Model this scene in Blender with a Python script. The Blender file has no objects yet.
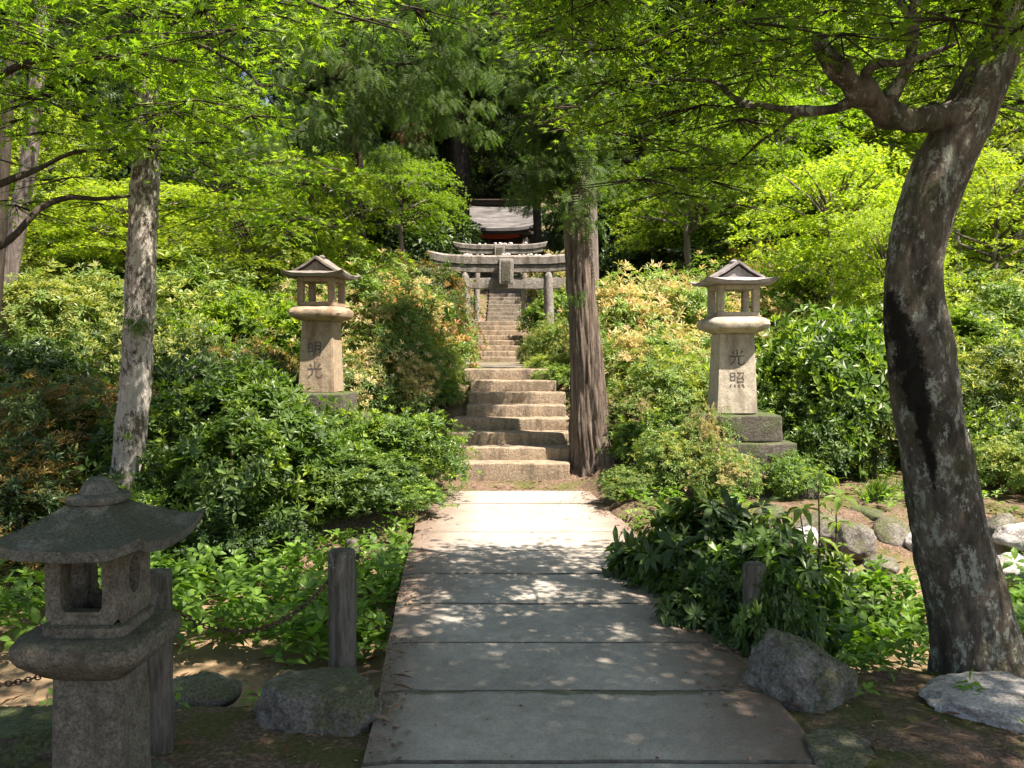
import bpy, bmesh, math, random
import numpy as np
from mathutils import Vector, noise, Matrix

PI = math.pi
scene = bpy.context.scene
col = scene.collection
F = 850.0
TH = math.atan(34 / F)
EYE = 1.6

def P(px, py, d):
    """world point at distance y=d from the tripod that lies in that direction"""
    u = (px - 512) / F; v = (384 - py) / F
    dx, dy, dz = u, math.cos(TH) + v * math.sin(TH), v * math.cos(TH) - math.sin(TH)
    k = d / dy
    return np.array((dx * k, d, EYE + dz * k))

# ------------------------------------------------------------------ terrain
PROF = [(-60, 0), (9.9, .03), (10.3, .0), (12.7, 1.15), (20, 1.22), (23, 1.3), (26.4, 2.4), (28.5, 2.45), (36, 4.9), (44, 5.2), (60, 10), (100, 24), (160, 40), (300, 60)]
SIDE = [(-60, 0), (4.2, 0), (5.0, -.36), (6.7, -.36), (7.2, -.22), (7.9, .1), (9.5, .16), (11, .45), (13, .95), (20, 1.9), (28, 3.1), (36, 4.9), (44, 6), (60, 10.5), (100, 24), (160, 40), (300, 60)]
PX = np.array([p[0] for p in PROF]); PZ = np.array([p[1] for p in PROF])
SX = np.array([p[0] for p in SIDE]); SZ = np.array([p[1] for p in SIDE])
EY = [2.0, 3.3, 4.39, 5.44, 7.0, 8.3, 9.6]
EL = [-.56, -.57, -.656, -.736, -.84, -.9, -.93]
ER = [1.22, 1.22, 1.2, 1.18, 1.1, 1.0, .9]
def edge_l(y): return float(np.interp(y, EY, EL))
def edge_r(y): return float(np.interp(y, EY, ER))
def sst(a, b, x):
    t = min(1, max(0, (x - a) / (b - a))); return t * t * (3 - 2 * t)
def ground(x, y):
    c = np.interp(y, PX, PZ); s = np.interp(y + (.45 if x < 0 and y < 5.5 else 0), SX, SZ)
    xc = 0.0 if y < 12 else -.02 * (y - 12)
    if y < 10:
        m = (edge_l(y) + edge_r(y)) / 2; h = (edge_r(y) - edge_l(y)) / 2
        w = sst(h - .12, h + .22, abs(x - m))
        c = c - .05
        if 4.3 < y < 8.0: c = -.3
    else:
        w = sst(.75, 2.2, abs(x - xc))
    z = c * (1 - w) + s * w
    z += w * .05 * max(0, abs(x) - 3) * sst(7.5, 14, y)
    z += w * (.05 * noise.noise(Vector((x * .9, y * .9, 3))) + .02 * noise.noise(Vector((x * 3.3, y * 3.3, 7))))
    z += .13 * math.exp(-((x - 1.15) ** 2 + (y - 10.5) ** 2) / .16)
    if y > 30: z += 1.5 * noise.noise(Vector((x * .05, y * .05, 1))) * sst(30, 70, y)
    return float(z)

# ------------------------------------------------------------------ node helpers
def new_mat(name):
    m = bpy.data.materials.new(name); m.use_nodes = True
    nt = m.node_tree; nt.nodes.clear()
    out = nt.nodes.new('ShaderNodeOutputMaterial')
    return m, nt, out
def N(nt, t, **kw):
    n = nt.nodes.new(t)
    for k, v in kw.items():
        if k.startswith('_'): setattr(n, k[1:], v)
        else: n.inputs[k.replace('__', ' ')].default_value = v
    return n
def L(nt, a, b): nt.links.new(a, b)
def ramp(nt, fac, stops):
    r = nt.nodes.new('ShaderNodeValToRGB')
    e = r.color_ramp.elements
    while len(e) < len(stops): e.new(.5)
    for i, (p, c) in enumerate(stops):
        e[i].position = p
        e[i].color = (c, c, c, 1) if isinstance(c, (int, float)) else (*c, 1)
    L(nt, fac, r.inputs[0]); return r
def mix(nt, fac, a, b, blend='MIX'):
    m = nt.nodes.new('ShaderNodeMix'); m.data_type = 'RGBA'; m.blend_type = blend
    for sock, val in ((m.inputs[0], fac), (m.inputs[6], a), (m.inputs[7], b)):
        if isinstance(val, bpy.types.NodeSocket): L(nt, val, sock)
        elif isinstance(val, (int, float)): sock.default_value = val
        else: sock.default_value = (*val, 1)
    return m.outputs[2]
def coords(nt, scale=(1, 1, 1), kind='Object'):
    tc = nt.nodes.new('ShaderNodeTexCoord'); mp = nt.nodes.new('ShaderNodeMapping')
    mp.inputs['Scale'].default_value = scale
    L(nt, tc.outputs[kind], mp.inputs[0]); return mp.outputs[0]
def noi(nt, vec, scale, detail=6, rough=.6, dist=0):
    n = N(nt, 'ShaderNodeTexNoise', Scale=scale, Detail=detail, Roughness=rough, Distortion=dist)
    L(nt, vec, n.inputs['Vector']); return n.outputs['Fac']
def bump(nt, h, strength, dist=.02, prev=None):
    b = N(nt, 'ShaderNodeBump', Strength=strength, Distance=dist)
    L(nt, h, b.inputs['Height'])
    if prev: L(nt, prev, b.inputs['Normal'])
    return b.outputs[0]

def leaf_mat(name, c1, c2, trans=.45, tcol=None, rough=.42, spec=.4):
    m, nt, out = new_mat(name)
    at = nt.nodes.new('ShaderNodeAttribute'); at.attribute_name = 'rnd'
    oi = nt.nodes.new('ShaderNodeObjectInfo')
    r = ramp(nt, at.outputs['Fac'], [(0, c1), (1, c2)])
    hs = N(nt, 'ShaderNodeHueSaturation')
    mr = N(nt, 'ShaderNodeMapRange'); mr.inputs['To Min'].default_value = .75; mr.inputs['To Max'].default_value = 1.25
    L(nt, oi.outputs['Random'], mr.inputs[0]); L(nt, mr.outputs[0], hs.inputs['Value'])
    L(nt, r.outputs[0], hs.inputs['Color'])
    b = N(nt, 'ShaderNodeBsdfPrincipled', Roughness=rough); b.inputs['Specular IOR Level'].default_value = spec
    L(nt, hs.outputs[0], b.inputs['Base Color'])
    t = nt.nodes.new('ShaderNodeBsdfTranslucent')
    tc = mix(nt, 1.0, hs.outputs[0], tcol or (2.0, 2.0, .9), 'MULTIPLY')
    L(nt, tc, t.inputs['Color'])
    ms = N(nt, 'ShaderNodeMixShader', Fac=trans)
    L(nt, b.outputs[0], ms.inputs[1]); L(nt, t.outputs[0], ms.inputs[2]); L(nt, ms.outputs[0], out.inputs[0])
    return m

def stone_mat(name, c1, c2, moss=.3, mosscol=(.05, .065, .025), lichen=.25, lichcol=(.42, .42, .37), scale=1.0, stain=.5, bumpk=1.0, staincol=(.07, .06, .05)):
    m, nt, out = new_mat(name)
    v = coords(nt)
    big = noi(nt, v, 3.0 * scale, 8, .65); fine = noi(nt, v, 60 * scale, 6, .7); mid = noi(nt, v, 14 * scale, 8, .7)
    base = ramp(nt, mid, [(.3, c1), (.7, c2)]).outputs[0]
    sp = ramp(nt, fine, [(.38, .4 if bumpk > .6 else .78), (.62, 1.3 if bumpk > .6 else 1.1)]).outputs[0]
    base = mix(nt, .8, base, sp, 'MULTIPLY')
    vs = coords(nt, (3, 3, .6))
    st = noi(nt, vs, 2.2 * scale, 7, .65)
    base = mix(nt, mix(nt, 1.0, ramp(nt, st, [(.48, 0.0), (.66, 1.0)]).outputs[0], (stain,) * 3, 'MULTIPLY'), base, staincol)
    vo = N(nt, 'ShaderNodeTexVoronoi', Scale=9 * scale); L(nt, v, vo.inputs['Vector'])
    ln = nt.nodes.new('ShaderNodeMath'); ln.operation = 'ADD'; L(nt, vo.outputs['Distance'], ln.inputs[0]); L(nt, mid, ln.inputs[1])
    lf = ramp(nt, ln.outputs[0], [(.52, 1.0), (.62, 0.0)]).outputs[0]
    base = mix(nt, mix(nt, 1.0, lf, (lichen,) * 3, 'MULTIPLY'), base, lichcol)
    g = nt.nodes.new('ShaderNodeNewGeometry'); sx = nt.nodes.new('ShaderNodeSeparateXYZ'); L(nt, g.outputs['Normal'], sx.inputs[0])
    up = nt.nodes.new('ShaderNodeMath'); up.operation = 'MULTIPLY_ADD'; L(nt, sx.outputs[2], up.inputs[0]); up.inputs[1].default_value = .22; L(nt, big, up.inputs[2])
    mf = ramp(nt, up.outputs[0], [(.66 - .25 * moss, 0.0), (.82 - .25 * moss, 1.0)]).outputs[0]
    mc = mix(nt, 1.0, mosscol, ramp(nt, fine, [(.35, .5), (.65, 1.9)]).outputs[0], 'MULTIPLY')
    base = mix(nt, mix(nt, 1.0, mf, (min(.95, moss * 1.5),) * 3, 'MULTIPLY'), base, mc)
    b = N(nt, 'ShaderNodeBsdfPrincipled', Roughness=.92); b.inputs['Specular IOR Level'].default_value = .25
    L(nt, base, b.inputs['Base Color'])
    n1 = bump(nt, mid, .6 * bumpk, .03); n2 = bump(nt, fine, .6 * bumpk, .008, n1)
    L(nt, n2, b.inputs['Normal']); L(nt, b.outputs[0], out.inputs[0])
    return m

def bark_mat(name, c1, c2, lich=None, lichamt=.5, stretch=6, scale=8, ridge=1.0, moss=0):
    m, nt, out = new_mat(name)
    v = coords(nt, (1, 1, 1 / stretch)); v1 = coords(nt)
    a = noi(nt, v, scale, 8, .7, .4); f = noi(nt, v, scale * 5, 6, .7); g = noi(nt, v1, 5, 8, .7)
    base = ramp(nt, a, [(.36, c1), (.62, c2)]).outputs[0]
    base = mix(nt, .6, base, ramp(nt, f, [(.35, .5), (.62, 1.25)]).outputs[0], 'MULTIPLY')
    if lich:
        v2 = coords(nt, (1, 1, .55))
        g2a = noi(nt, v2, 7, 9, .75, .6); g2b = noi(nt, v2, 28, 9, .8, .2)
        gm = nt.nodes.new('ShaderNodeMath'); gm.operation = 'MULTIPLY_ADD'; L(nt, g2b, gm.inputs[0]); gm.inputs[1].default_value = .55
        gs = nt.nodes.new('ShaderNodeMath'); gs.operation = 'MULTIPLY'; L(nt, g2a, gs.inputs[0]); gs.inputs[1].default_value = .47
        L(nt, gs.outputs[0], gm.inputs[2]); g2 = gm.outputs[0]
        lf = ramp(nt, g2, [(.6 - .2 * lichamt, 0.0), (.64 - .2 * lichamt, 1.0)]).outputs[0]
        base = mix(nt, lf, base, mix(nt, .5, lich, ramp(nt, f, [(.3, .4), (.6, 1.2)]).outputs[0], 'MULTIPLY'))
    if moss:
        mf = ramp(nt, g, [(.5, 0.0), (.62, 1.0)]).outputs[0]
        base = mix(nt, mix(nt, 1.0, mf, (moss,) * 3, 'MULTIPLY'), base, (.06, .075, .02))
    b = N(nt, 'ShaderNodeBsdfPrincipled', Roughness=.95); b.inputs['Specular IOR Level'].default_value = .15
    L(nt, base, b.inputs['Base Color'])
    n1 = bump(nt, a, .9 * ridge, .05); n2 = bump(nt, f, .7, .012, n1)
    L(nt, n2, b.inputs['Normal']); L(nt, b.outputs[0], out.inputs[0])
    return m

def scar_bark(m):
    nt = m.node_tree; b = [n for n in nt.nodes if n.type == 'BSDF_PRINCIPLED'][0]
    src = b.inputs['Base Color'].links[0].from_socket
    v = coords(nt); sx = nt.nodes.new('ShaderNodeSeparateXYZ'); L(nt, v, sx.inputs[0])
    def mth(op, a, b_=0.0, c_=None):
        n = nt.nodes.new('ShaderNodeMath'); n.operation = op
        for i, q in enumerate((a, b_, c_)):
            if q is None: continue
            if isinstance(q, (int, float)): n.inputs[i].default_value = q
            else: L(nt, q, n.inputs[i])
        return n.outputs[0]
    z = sx.outputs[2]; x = sx.outputs[0]; ns = noi(nt, v, 11, 9, .8)
    xc = mth('MULTIPLY_ADD', z, -.2, -.035)              # centre line of the hollow's darkness, painted as colour without depth
    dx = mth('ABSOLUTE', mth('SUBTRACT', x, xc)); w_ = mth('MULTIPLY_ADD', z, .06, -.035)
    e = mth('DIVIDE', dx, mth('MAXIMUM', w_, .012))
    zz = mth('ABSOLUTE', mth('SUBTRACT', z, 1.42)); zt = mth('POWER', mth('DIVIDE', zz, .5), 4)
    sm = mth('ADD', mth('ADD', e, zt), mth('MULTIPLY', mth('SUBTRACT', ns, .5), 3.6))
    k = ramp(nt, sm, [(.6, .96), (1.0, 0.0)]).outputs[0]
    L(nt, mix(nt, k, src, (.012, .01, .008)), b.inputs['Base Color'])

def plain_mat(name, c1, c2, scale=10, rough=.85, stretch=(1, 1, 1), bk=.4, metal=0):
    m, nt, out = new_mat(name)
    v = coords(nt, stretch); a = noi(nt, v, scale, 8, .7)
    b = N(nt, 'ShaderNodeBsdfPrincipled', Roughness=rough, Metallic=metal)
    L(nt, ramp(nt, a, [(.35, c1), (.65, c2)]).outputs[0], b.inputs['Base Color'])
    L(nt, bump(nt, a, bk, .02), b.inputs['Normal']); L(nt, b.outputs[0], out.inputs[0])
    return m

# foliage colours: all real leaf colours, light comes from the sun
M = {}
M['maple_lime'] = leaf_mat('maple_lime', (.1, .19, .022), (.29, .38, .045), .52, (2.1, 1.95, .9))
M['maple_mid'] = leaf_mat('maple_mid', (.062, .128, .016), (.155, .23, .025), .55, (2.0, 2.1, .7))
M['maple_deep'] = leaf_mat('maple_deep', (.03, .07, .015), (.07, .13, .022), .45, (1.8, 2.0, .8))
M['glossy'] = leaf_mat('glossy_leaf', (.045, .09, .022), (.11, .19, .035), .35, (1.7, 2.0, .5), .42, .38)
M['glossy_new'] = leaf_mat('glossy_new_leaf', (.15, .24, .04), (.26, .36, .05), .4, (1.8, 1.9, .6), .4, .5)
M['olive'] = leaf_mat('olive_leaf', (.04, .075, .018), (.1, .15, .035), .35, (1.7, 1.9, .6))
M['yellow_new'] = leaf_mat('yellow_new_leaf', (.2, .27, .06), (.38, .4, .12), .45, (1.6, 1.6, .7))
M['pink_new'] = leaf_mat('pink_new_leaf', (.42, .32, .1), (.6, .3, .17), .4, (1.5, 1.35, .9))
M['peach_new'] = leaf_mat('peach_new_leaf', (.26, .31, .1), (.52, .38, .22), .4, (1.5, 1.4, .9))
M['bronze_new'] = leaf_mat('bronze_new_leaf', (.13, .12, .03), (.25, .15, .05), .4, (1.6, 1.5, .8))
M['pieris'] = leaf_mat('pieris_leaf', (.09, .15, .035), (.18, .27, .06), .35, (1.7, 1.9, .7))
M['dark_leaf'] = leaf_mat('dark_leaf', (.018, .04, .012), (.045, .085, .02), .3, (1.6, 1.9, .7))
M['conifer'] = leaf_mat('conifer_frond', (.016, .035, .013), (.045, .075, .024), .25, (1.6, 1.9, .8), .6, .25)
M['cedar'] = leaf_mat('cedar_frond', (.045, .085, .022), (.1, .16, .04), .4, (1.6, 1.9, .8), .6, .25)
M['cedar_dead'] = leaf_mat('cedar_brown_frond', (.1, .06, .03), (.17, .1, .05), .2, (1.2, 1.1, .9), .7, .2)
M['broad'] = leaf_mat('broad_leaf', (.07, .15, .025), (.15, .27, .04), .4, (1.7, 1.9, .6), .45, .35)
M['rhodo'] = leaf_mat('big_leaf', (.03, .065, .018), (.075, .13, .028), .35, (1.8, 2.0, .6), .4, .4)
M['litter'] = leaf_mat('dry_litter', (.11, .06, .035), (.3, .2, .14), .1, (1, 1, 1), .8, .2)
M['bark_maple'] = bark_mat('bark_maple', (.05, .042, .033), (.17, .14, .11), (.34, .35, .29), .34, 2.5, 9, 1.1, .35)
scar_bark(M['bark_maple'])
M['bark_cedar'] = bark_mat('bark_cedar', (.06, .044, .034), (.27, .215, .175), None, 0, 16, 22, 1.3)
M['bark_white'] = bark_mat('bark_white', (.06, .045, .035), (.2, .16, .13), (.5, .46, .41), .66, 4, 18, 1.4)
M['bark_dark'] = bark_mat('bark_dark', (.025, .02, .016), (.08, .065, .05), None, 0, 8, 6, 1)
M['bark_grey'] = bark_mat('bark_grey', (.09, .075, .065), (.24, .2, .18), None, 0, 8, 9, 1)
M['bark_shrub'] = bark_mat('bark_shrub', (.05, .035, .025), (.13, .1, .07), None, 0, 6, 12, 1)
M['post'] = bark_mat('old_post_wood', (.06, .052, .042), (.2, .175, .15), (.25, .24, .21), .2, 9, 16, .8, .25)
M['stone_near'] = stone_mat('weathered_stone', (.1, .088, .068), (.26, .23, .18), .42, (.045, .052, .026), .3, (.33, .33, .28), 1.7, .6)
M['stone_roof'] = stone_mat('mossy_roof_stone', (.1, .098, .082), (.24, .235, .2), .55, (.05, .055, .034), .9, (.3, .31, .26), 2.2, .5)
M['stone_tan'] = stone_mat('tan_granite', (.23, .175, .12), (.38, .3, .21), 0, lichen=.25, stain=.75, staincol=(.13, .075, .055), bumpk=.5)
M['stone_pale'] = stone_mat('pale_granite', (.3, .265, .21), (.48, .43, .34), 0, lichen=.2, stain=.7, staincol=(.14, .1, .085), bumpk=.5)
M['roof_dark'] = stone_mat('dark_roof_stone', (.12, .105, .09), (.27, .24, .21), .1, lichen=.15, stain=.5, bumpk=.6)
M['roof_grey'] = stone_mat('grey_roof_stone', (.2, .18, .18), (.38, .35, .35), 0, lichen=.1, stain=.5, bumpk=.6)
M['plinth'] = stone_mat('plinth_stone', (.045, .04, .033), (.15, .135, .11), .6, lichen=.3, stain=.6)
M['boulder'] = stone_mat('boulder_stone', (.09, .082, .072), (.3, .28, .25), .5, (.055, .06, .02), .35, (.4, .38, .36), 1.2, .6)
M['rock_pale'] = stone_mat('pale_rock', (.35, .33, .32), (.55, .52, .5), .15, (.07, .08, .02), .2, (.55, .53, .5), 1.2, .5)
M['step'] = stone_mat('step_concrete', (.22, .165, .115), (.38, .3, .215), .12, (.08, .08, .04), .12, (.45, .4, .32), 1.0, .7, .8)
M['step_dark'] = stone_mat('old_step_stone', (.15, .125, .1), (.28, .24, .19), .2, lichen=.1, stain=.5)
M['torii'] = stone_mat('torii_granite', (.15, .135, .115), (.36, .33, .3), .15, (.09, .085, .05), .3, (.5, .48, .46), 1.0, .85, .8, (.09, .075, .06))
M['ink'] = plain_mat('carved_dark', (.035, .03, .024), (.13, .11, .085), 45)
M['iron'] = plain_mat('rusty_iron', (.03, .018, .012), (.1, .05, .03), 60, .8, bk=.5, metal=.2)
M['dark_wood'] = plain_mat('dark_wood', (.035, .026, .02), (.1, .075, .06), 5, .85, (8, 1, 1))
M['red_wood'] = plain_mat('vermilion_paint', (.5, .05, .02), (.65, .11, .05), 4, .6)
M['roof_board'] = plain_mat('silver_weathered_bark_roof', (.03, .028, .028), (.15, .142, .142), 2.2, .9, (.6, 2.5, 2.5), .6)
M['pebble'] = plain_mat('pale_pebble', (.45, .43, .42), (.65, .63, .6), 8)
M['scar'] = plain_mat('blackened_bark', (.008, .007, .006), (.025, .02, .017), 25, .9, (1, 1, .3), .9)

def path_mat():
    m, nt, out = new_mat('bridge_concrete')
    v = coords(nt)
    a = noi(nt, v, 1.4, 9, .7); f = noi(nt, v, 90, 6, .75); md = noi(nt, v, 9, 8, .7)
    base = ramp(nt, a, [(.3, (.24, .215, .18)), (.5, (.33, .3, .257)), (.7, (.42, .385, .335))]).outputs[0]
    base = mix(nt, .55, base, ramp(nt, f, [(.35, .55), (.6, 1.2)]).outputs[0], 'MULTIPLY')
    base = mix(nt, .6, base, ramp(nt, md, [(.3, .6), (.65, 1.15)]).outputs[0], 'MULTIPLY')
    # trodden-in soil along both edges
    sx = nt.nodes.new('ShaderNodeSeparateXYZ'); L(nt, v, sx.inputs[0])
    s1 = nt.nodes.new('ShaderNodeMath'); s1.operation = 'SUBTRACT'; L(nt, sx.outputs[0], s1.inputs[0]); s1.inputs[1].default_value = .16
    s2 = nt.nodes.new('ShaderNodeMath'); s2.operation = 'ABSOLUTE'; L(nt, s1.outputs[0], s2.inputs[0])
    s3 = nt.nodes.new('ShaderNodeMath'); s3.operation = 'MULTIPLY_ADD'; L(nt, md, s3.inputs[0]); s3.inputs[1].default_value = .7; L(nt, s2.outputs[0], s3.inputs[2])
    s5 = nt.nodes.new('ShaderNodeMath'); s5.operation = 'MULTIPLY'; L(nt, s3.outputs[0], s5.inputs[0]); s5.inputs[1].default_value = .6
    df = ramp(nt, s5.outputs[0], [(.0, 0.0), (.5, 0.0), (.63, .5), (.78, .95)])
    base = mix(nt, df.outputs[0], base, mix(nt, f, (.06, .04, .03), (.22, .155, .115)))
    # moss in one joint
    jy = nt.nodes.new('ShaderNodeMath'); jy.operation = 'SUBTRACT'; L(nt, sx.outputs[1], jy.inputs[0]); jy.inputs[1].default_value = 3.87
    ja = nt.nodes.new('ShaderNodeMath'); ja.operation = 'ABSOLUTE'; L(nt, jy.outputs[0], ja.inputs[0])
    jn = nt.nodes.new('ShaderNodeMath'); jn.operation = 'MULTIPLY_ADD'; L(nt, noi(nt, v, 5, 6, .7), jn.inputs[0]); jn.inputs[1].default_value = -.16; L(nt, ja.outputs[0], jn.inputs[2])
    jf = ramp(nt, jn.outputs[0], [(0, 0), (1, 0)])
    mm = N(nt, 'ShaderNodeMapRange'); mm.inputs['From Min'].default_value = -.075; mm.inputs['From Max'].default_value = -.05; mm.inputs['To Min'].default_value = .9; mm.inputs['To Max'].default_value = 0
    L(nt, jn.outputs[0], mm.inputs[0])
    base = mix(nt, mm.outputs[0], base, (.09, .1, .05))
    b = N(nt, 'ShaderNodeBsdfPrincipled', Roughness=.9); b.inputs['Specular IOR Level'].default_value = .3
    L(nt, base, b.inputs['Base Color'])
    L(nt, bump(nt, f, .35, .006, bump(nt, md, .25, .02)), b.inputs['Normal']); L(nt, b.outputs[0], out.inputs[0])
    return m
M['path'] = path_mat()

def soil_mat():
    m, nt, out = new_mat('forest_soil')
    v = coords(nt)
    a = noi(nt, v, .8, 8, .7); f = noi(nt, v, 45, 8, .8); md = noi(nt, v, 6, 8, .7)
    base = ramp(nt, f, [(.32, (.045, .03, .02)), (.5, (.15, .1, .07)), (.68, (.36, .27, .2))]).outputs[0]
    base = mix(nt, .6, base, ramp(nt, md, [(.3, .5), (.7, 1.3)]).outputs[0], 'MULTIPLY')
    moss = ramp(nt, noi(nt, v, 1.7, 9, .75), [(.46, 0.0), (.56, 1.0)]).outputs[0]
    base = mix(nt, mix(nt, 1, moss, (.75,) * 3, 'MULTIPLY'), base, mix(nt, f, (.03, .045, .01), (.12, .14, .03)))
    sx = nt.nodes.new('ShaderNodeSeparateXYZ'); L(nt, v, sx.inputs[0])
    lo = N(nt, 'ShaderNodeMapRange'); lo.inputs['From Min'].default_value = -.3; lo.inputs['From Max'].default_value = -.16; lo.inputs['To Min'].default_value = 1; lo.inputs['To Max'].default_value = 0
    L(nt, sx.outputs[2], lo.inputs[0])
    base = mix(nt, lo.outputs[0], base, mix(nt, .5, mix(nt, md, (.2, .13, .07), (.42, .3, .17)), mix(nt, f, (.04, .03, .02), (.5, .38, .24))))
    b = N(nt, 'ShaderNodeBsdfPrincipled', Roughness=.97); b.inputs['Specular IOR Level'].default_value = .15
    L(nt, base, b.inputs['Base Color'])
    L(nt, bump(nt, f, .9, .02, bump(nt, md, .5, .05)), b.inputs['Normal']); L(nt, b.outputs[0], out.inputs[0])
    return m
M['soil'] = soil_mat()
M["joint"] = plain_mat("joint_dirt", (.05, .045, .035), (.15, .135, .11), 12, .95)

# ------------------------------------------------------------------ object helpers
def tag(o, label=None, cat=None, group=None, kind=None):
    if label: o['label'] = label
    if cat: o['category'] = cat
    if group: o['group'] = group
    if kind: o['kind'] = kind
    return o
def empty(name, loc, rz=0):
    o = bpy.data.objects.new(name, None); col.objects.link(o)
    o.location = loc; o.rotation_euler = (0, 0, rz); o.empty_display_size = .1
    return o
def link(name, me, mats=(), parent=None, loc=(0, 0, 0)):
    o = bpy.data.objects.new(name, me); col.objects.link(o); o.location = loc
    for m in mats:
        if m.name not in [x.name for x in me.materials if x]: me.materials.append(m)
    if parent: o.parent = parent
    return o
def np_mesh(name, verts, faces, mats=(), rnd=None, matidx=None, smooth=False):
    """verts (n,3); faces: (m,k) array or list of arrays with different k"""
    if not isinstance(faces, list): faces = [faces]
    faces = [np.asarray(f, dtype=np.int32) for f in faces if len(f)]
    me = bpy.data.meshes.new(name)
    me.vertices.add(len(verts)); me.vertices.foreach_set('co', np.ascontiguousarray(verts, dtype=np.float32).ravel())
    nl = sum(f.size for f in faces); nf = sum(len(f) for f in faces)
    me.loops.add(nl); me.loops.foreach_set('vertex_index', np.concatenate([f.ravel() for f in faces]))
    me.polygons.add(nf)
    tot = np.concatenate([np.full(len(f), f.shape[1], dtype=np.int32) for f in faces])
    me.polygons.foreach_set('loop_start', np.concatenate(([0], np.cumsum(tot)[:-1])).astype(np.int32))
    if matidx is not None: me.polygons.foreach_set('material_index', matidx.astype(np.int32))
    me.update(calc_edges=True)
    if smooth: me.polygons.foreach_set('use_smooth', np.ones(nf, dtype=bool))
    else: me.polygons.foreach_set('use_smooth', np.zeros(nf, dtype=bool))
    if rnd is not None:
        a = me.attributes.new('rnd', 'FLOAT', 'FACE'); a.data.foreach_set('value', rnd.astype(np.float32))
    for m in mats: me.materials.append(m)
    return me

# leaf templates: (verts, list of face arrays); x = side, y = along, z = up
def t_lance(w=.3, droop=.12):
    v = np.array([(0, 0, 0), (0, .5, .02), (0, 1, -droop), (w * .38, .28, .05), (w * .42, .62, .02), (-w * .38, .28, .05), (-w * .42, .62, .02)])
    return v, [np.array([(0, 3, 4, 1), (0, 1, 6, 5)]), np.array([(1, 4, 2), (1, 2, 6)])]
def t_simple(w=.4):
    v = np.array([(0, 0, 0), (w * .5, .45, .08), (0, 1, -.05), (-w * .5, .45, .08)])
    return v, [np.array([(0, 1, 2), (0, 2, 3)])]
def t_maple(lobes=7, far=False):
    L7 = {7: [(-128, .38), (-84, .66), (-42, .92), (0, 1.0), (42, .92), (84, .66), (128, .38)],
          5: [(-100, .55), (-50, .88), (0, 1.0), (50, .88), (100, .55)], 3: [(-62, .8), (0, 1), (62, .8)]}[lobes]
    v = [(0, .0, 0)]; f = []
    tips = [(math.sin(math.radians(a)) * l, math.cos(math.radians(a)) * l, -.12 * l) for a, l in L7]
    valley = []
    vr = .3 if lobes == 7 else .34
    angs = [a for a, _ in L7]
    va = [angs[0] - 22] + [(a + b) / 2 for a, b in zip(angs, angs[1:])] + [angs[-1] + 22]
    for i, a in enumerate(va):
        r = vr * (.5 if i in (0, len(va) - 1) else 1)
        valley.append((math.sin(math.radians(a)) * r, math.cos(math.radians(a)) * r, .02))
    v = [(0, 0, 0)] + valley + tips
    nv = len(valley)
    f = [(0, 1 + i + 1, 1 + nv + i, 1 + i) for i in range(len(tips))]
    v = np.array(v); v[:, 1] += .12
    return v * .62, [np.array(f)]
def t_fan(n=5, w=.07, spread=50):
    v = []; f = []
    for i in range(n):
        a = math.radians(-spread + 2 * spread * i / (n - 1)); l = 1 - .35 * abs(math.sin(a))
        d = np.array((math.sin(a), math.cos(a))); s = np.array((d[1], -d[0])) * w
        b = len(v); o = d * .12 * i / n
        v += [(*(o - s * .6), 0), (*(o + s * .6), 0), (*(d * l + o), -.12 * l)]
        f.append((b, b + 1, b + 2))
    return np.array(v), [np.array(f)]
def t_frond():
    """flat feathery conifer spray: a midrib with side needles"""
    v = []; f = []
    def tri(a, b, c):
        k = len(v); v.extend([a, b, c]); f.append((k, k + 1, k + 2))
    tri((-.02, 0, 0), (.02, 0, 0), (0, 1, -.25))
    for i in range(5):
        y = .08 + i * .17; l = .42 - .05 * i; z = -.25 * y * y
        for s in (-1, 1):
            tri((0, y, z), (0, y + .1, z), (s * l, y + l * .62, z - .1))
    return np.array(v), [np.array(f)]

def norm(a): return a / np.maximum(1e-9, np.linalg.norm(a, axis=-1, keepdims=True))
def leaves(pos, ydir, up, size, tmpl, rng, shade=None, midx=None):
    """returns verts, faces, rnd, matidx arrays for one leaf at each pos"""
    tv, tf = tmpl; n = len(pos)
    y = norm(ydir); x = norm(np.cross(y, up)); z = np.cross(x, y)
    V = pos[:, None, :] + size[:, None, None] * (tv[None, :, 0, None] * x[:, None, :] + tv[None, :, 1, None] * y[:, None, :] + tv[None, :, 2, None] * z[:, None, :])
    k = len(tv); off = (np.arange(n) * k)[:, None, None]
    r0 = rng.random(n) if shade is None else shade
    FF = []; R = []; MI = []
    for f in tf:
        FF.append((f[None] + off).reshape(-1, f.shape[1])); R.append(np.repeat(r0, len(f)))
        if midx is not None: MI.append(np.repeat(midx, len(f)))
    return V.reshape(-1, 3), FF, R, MI
class Cloud:
    def __init__(s): s.v = []; s.f = {}; s.n = 0
    def add(s, res):
        V, FF, R, MI = res
        for i, f in enumerate(FF):
            s.f.setdefault(f.shape[1], []).append((f + s.n, R[i], MI[i] if MI else np.zeros(len(f), int)))
        s.v.append(V); s.n += len(V)
    def mesh(s, name, mats):
        fs = []; R = []; MI = []
        for k, lst in s.f.items():
            fs.append(np.concatenate([a for a, _, _ in lst])); R.append(np.concatenate([b for _, b, _ in lst])); MI.append(np.concatenate([c for _, _, c in lst]))
        return np_mesh(name, np.concatenate(s.v), fs, mats, np.concatenate(R), np.concatenate(MI))
    def count(s): return s.n

def rdirs(rng, n):
    v = rng.normal(size=(n, 3)); return norm(v)

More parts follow.
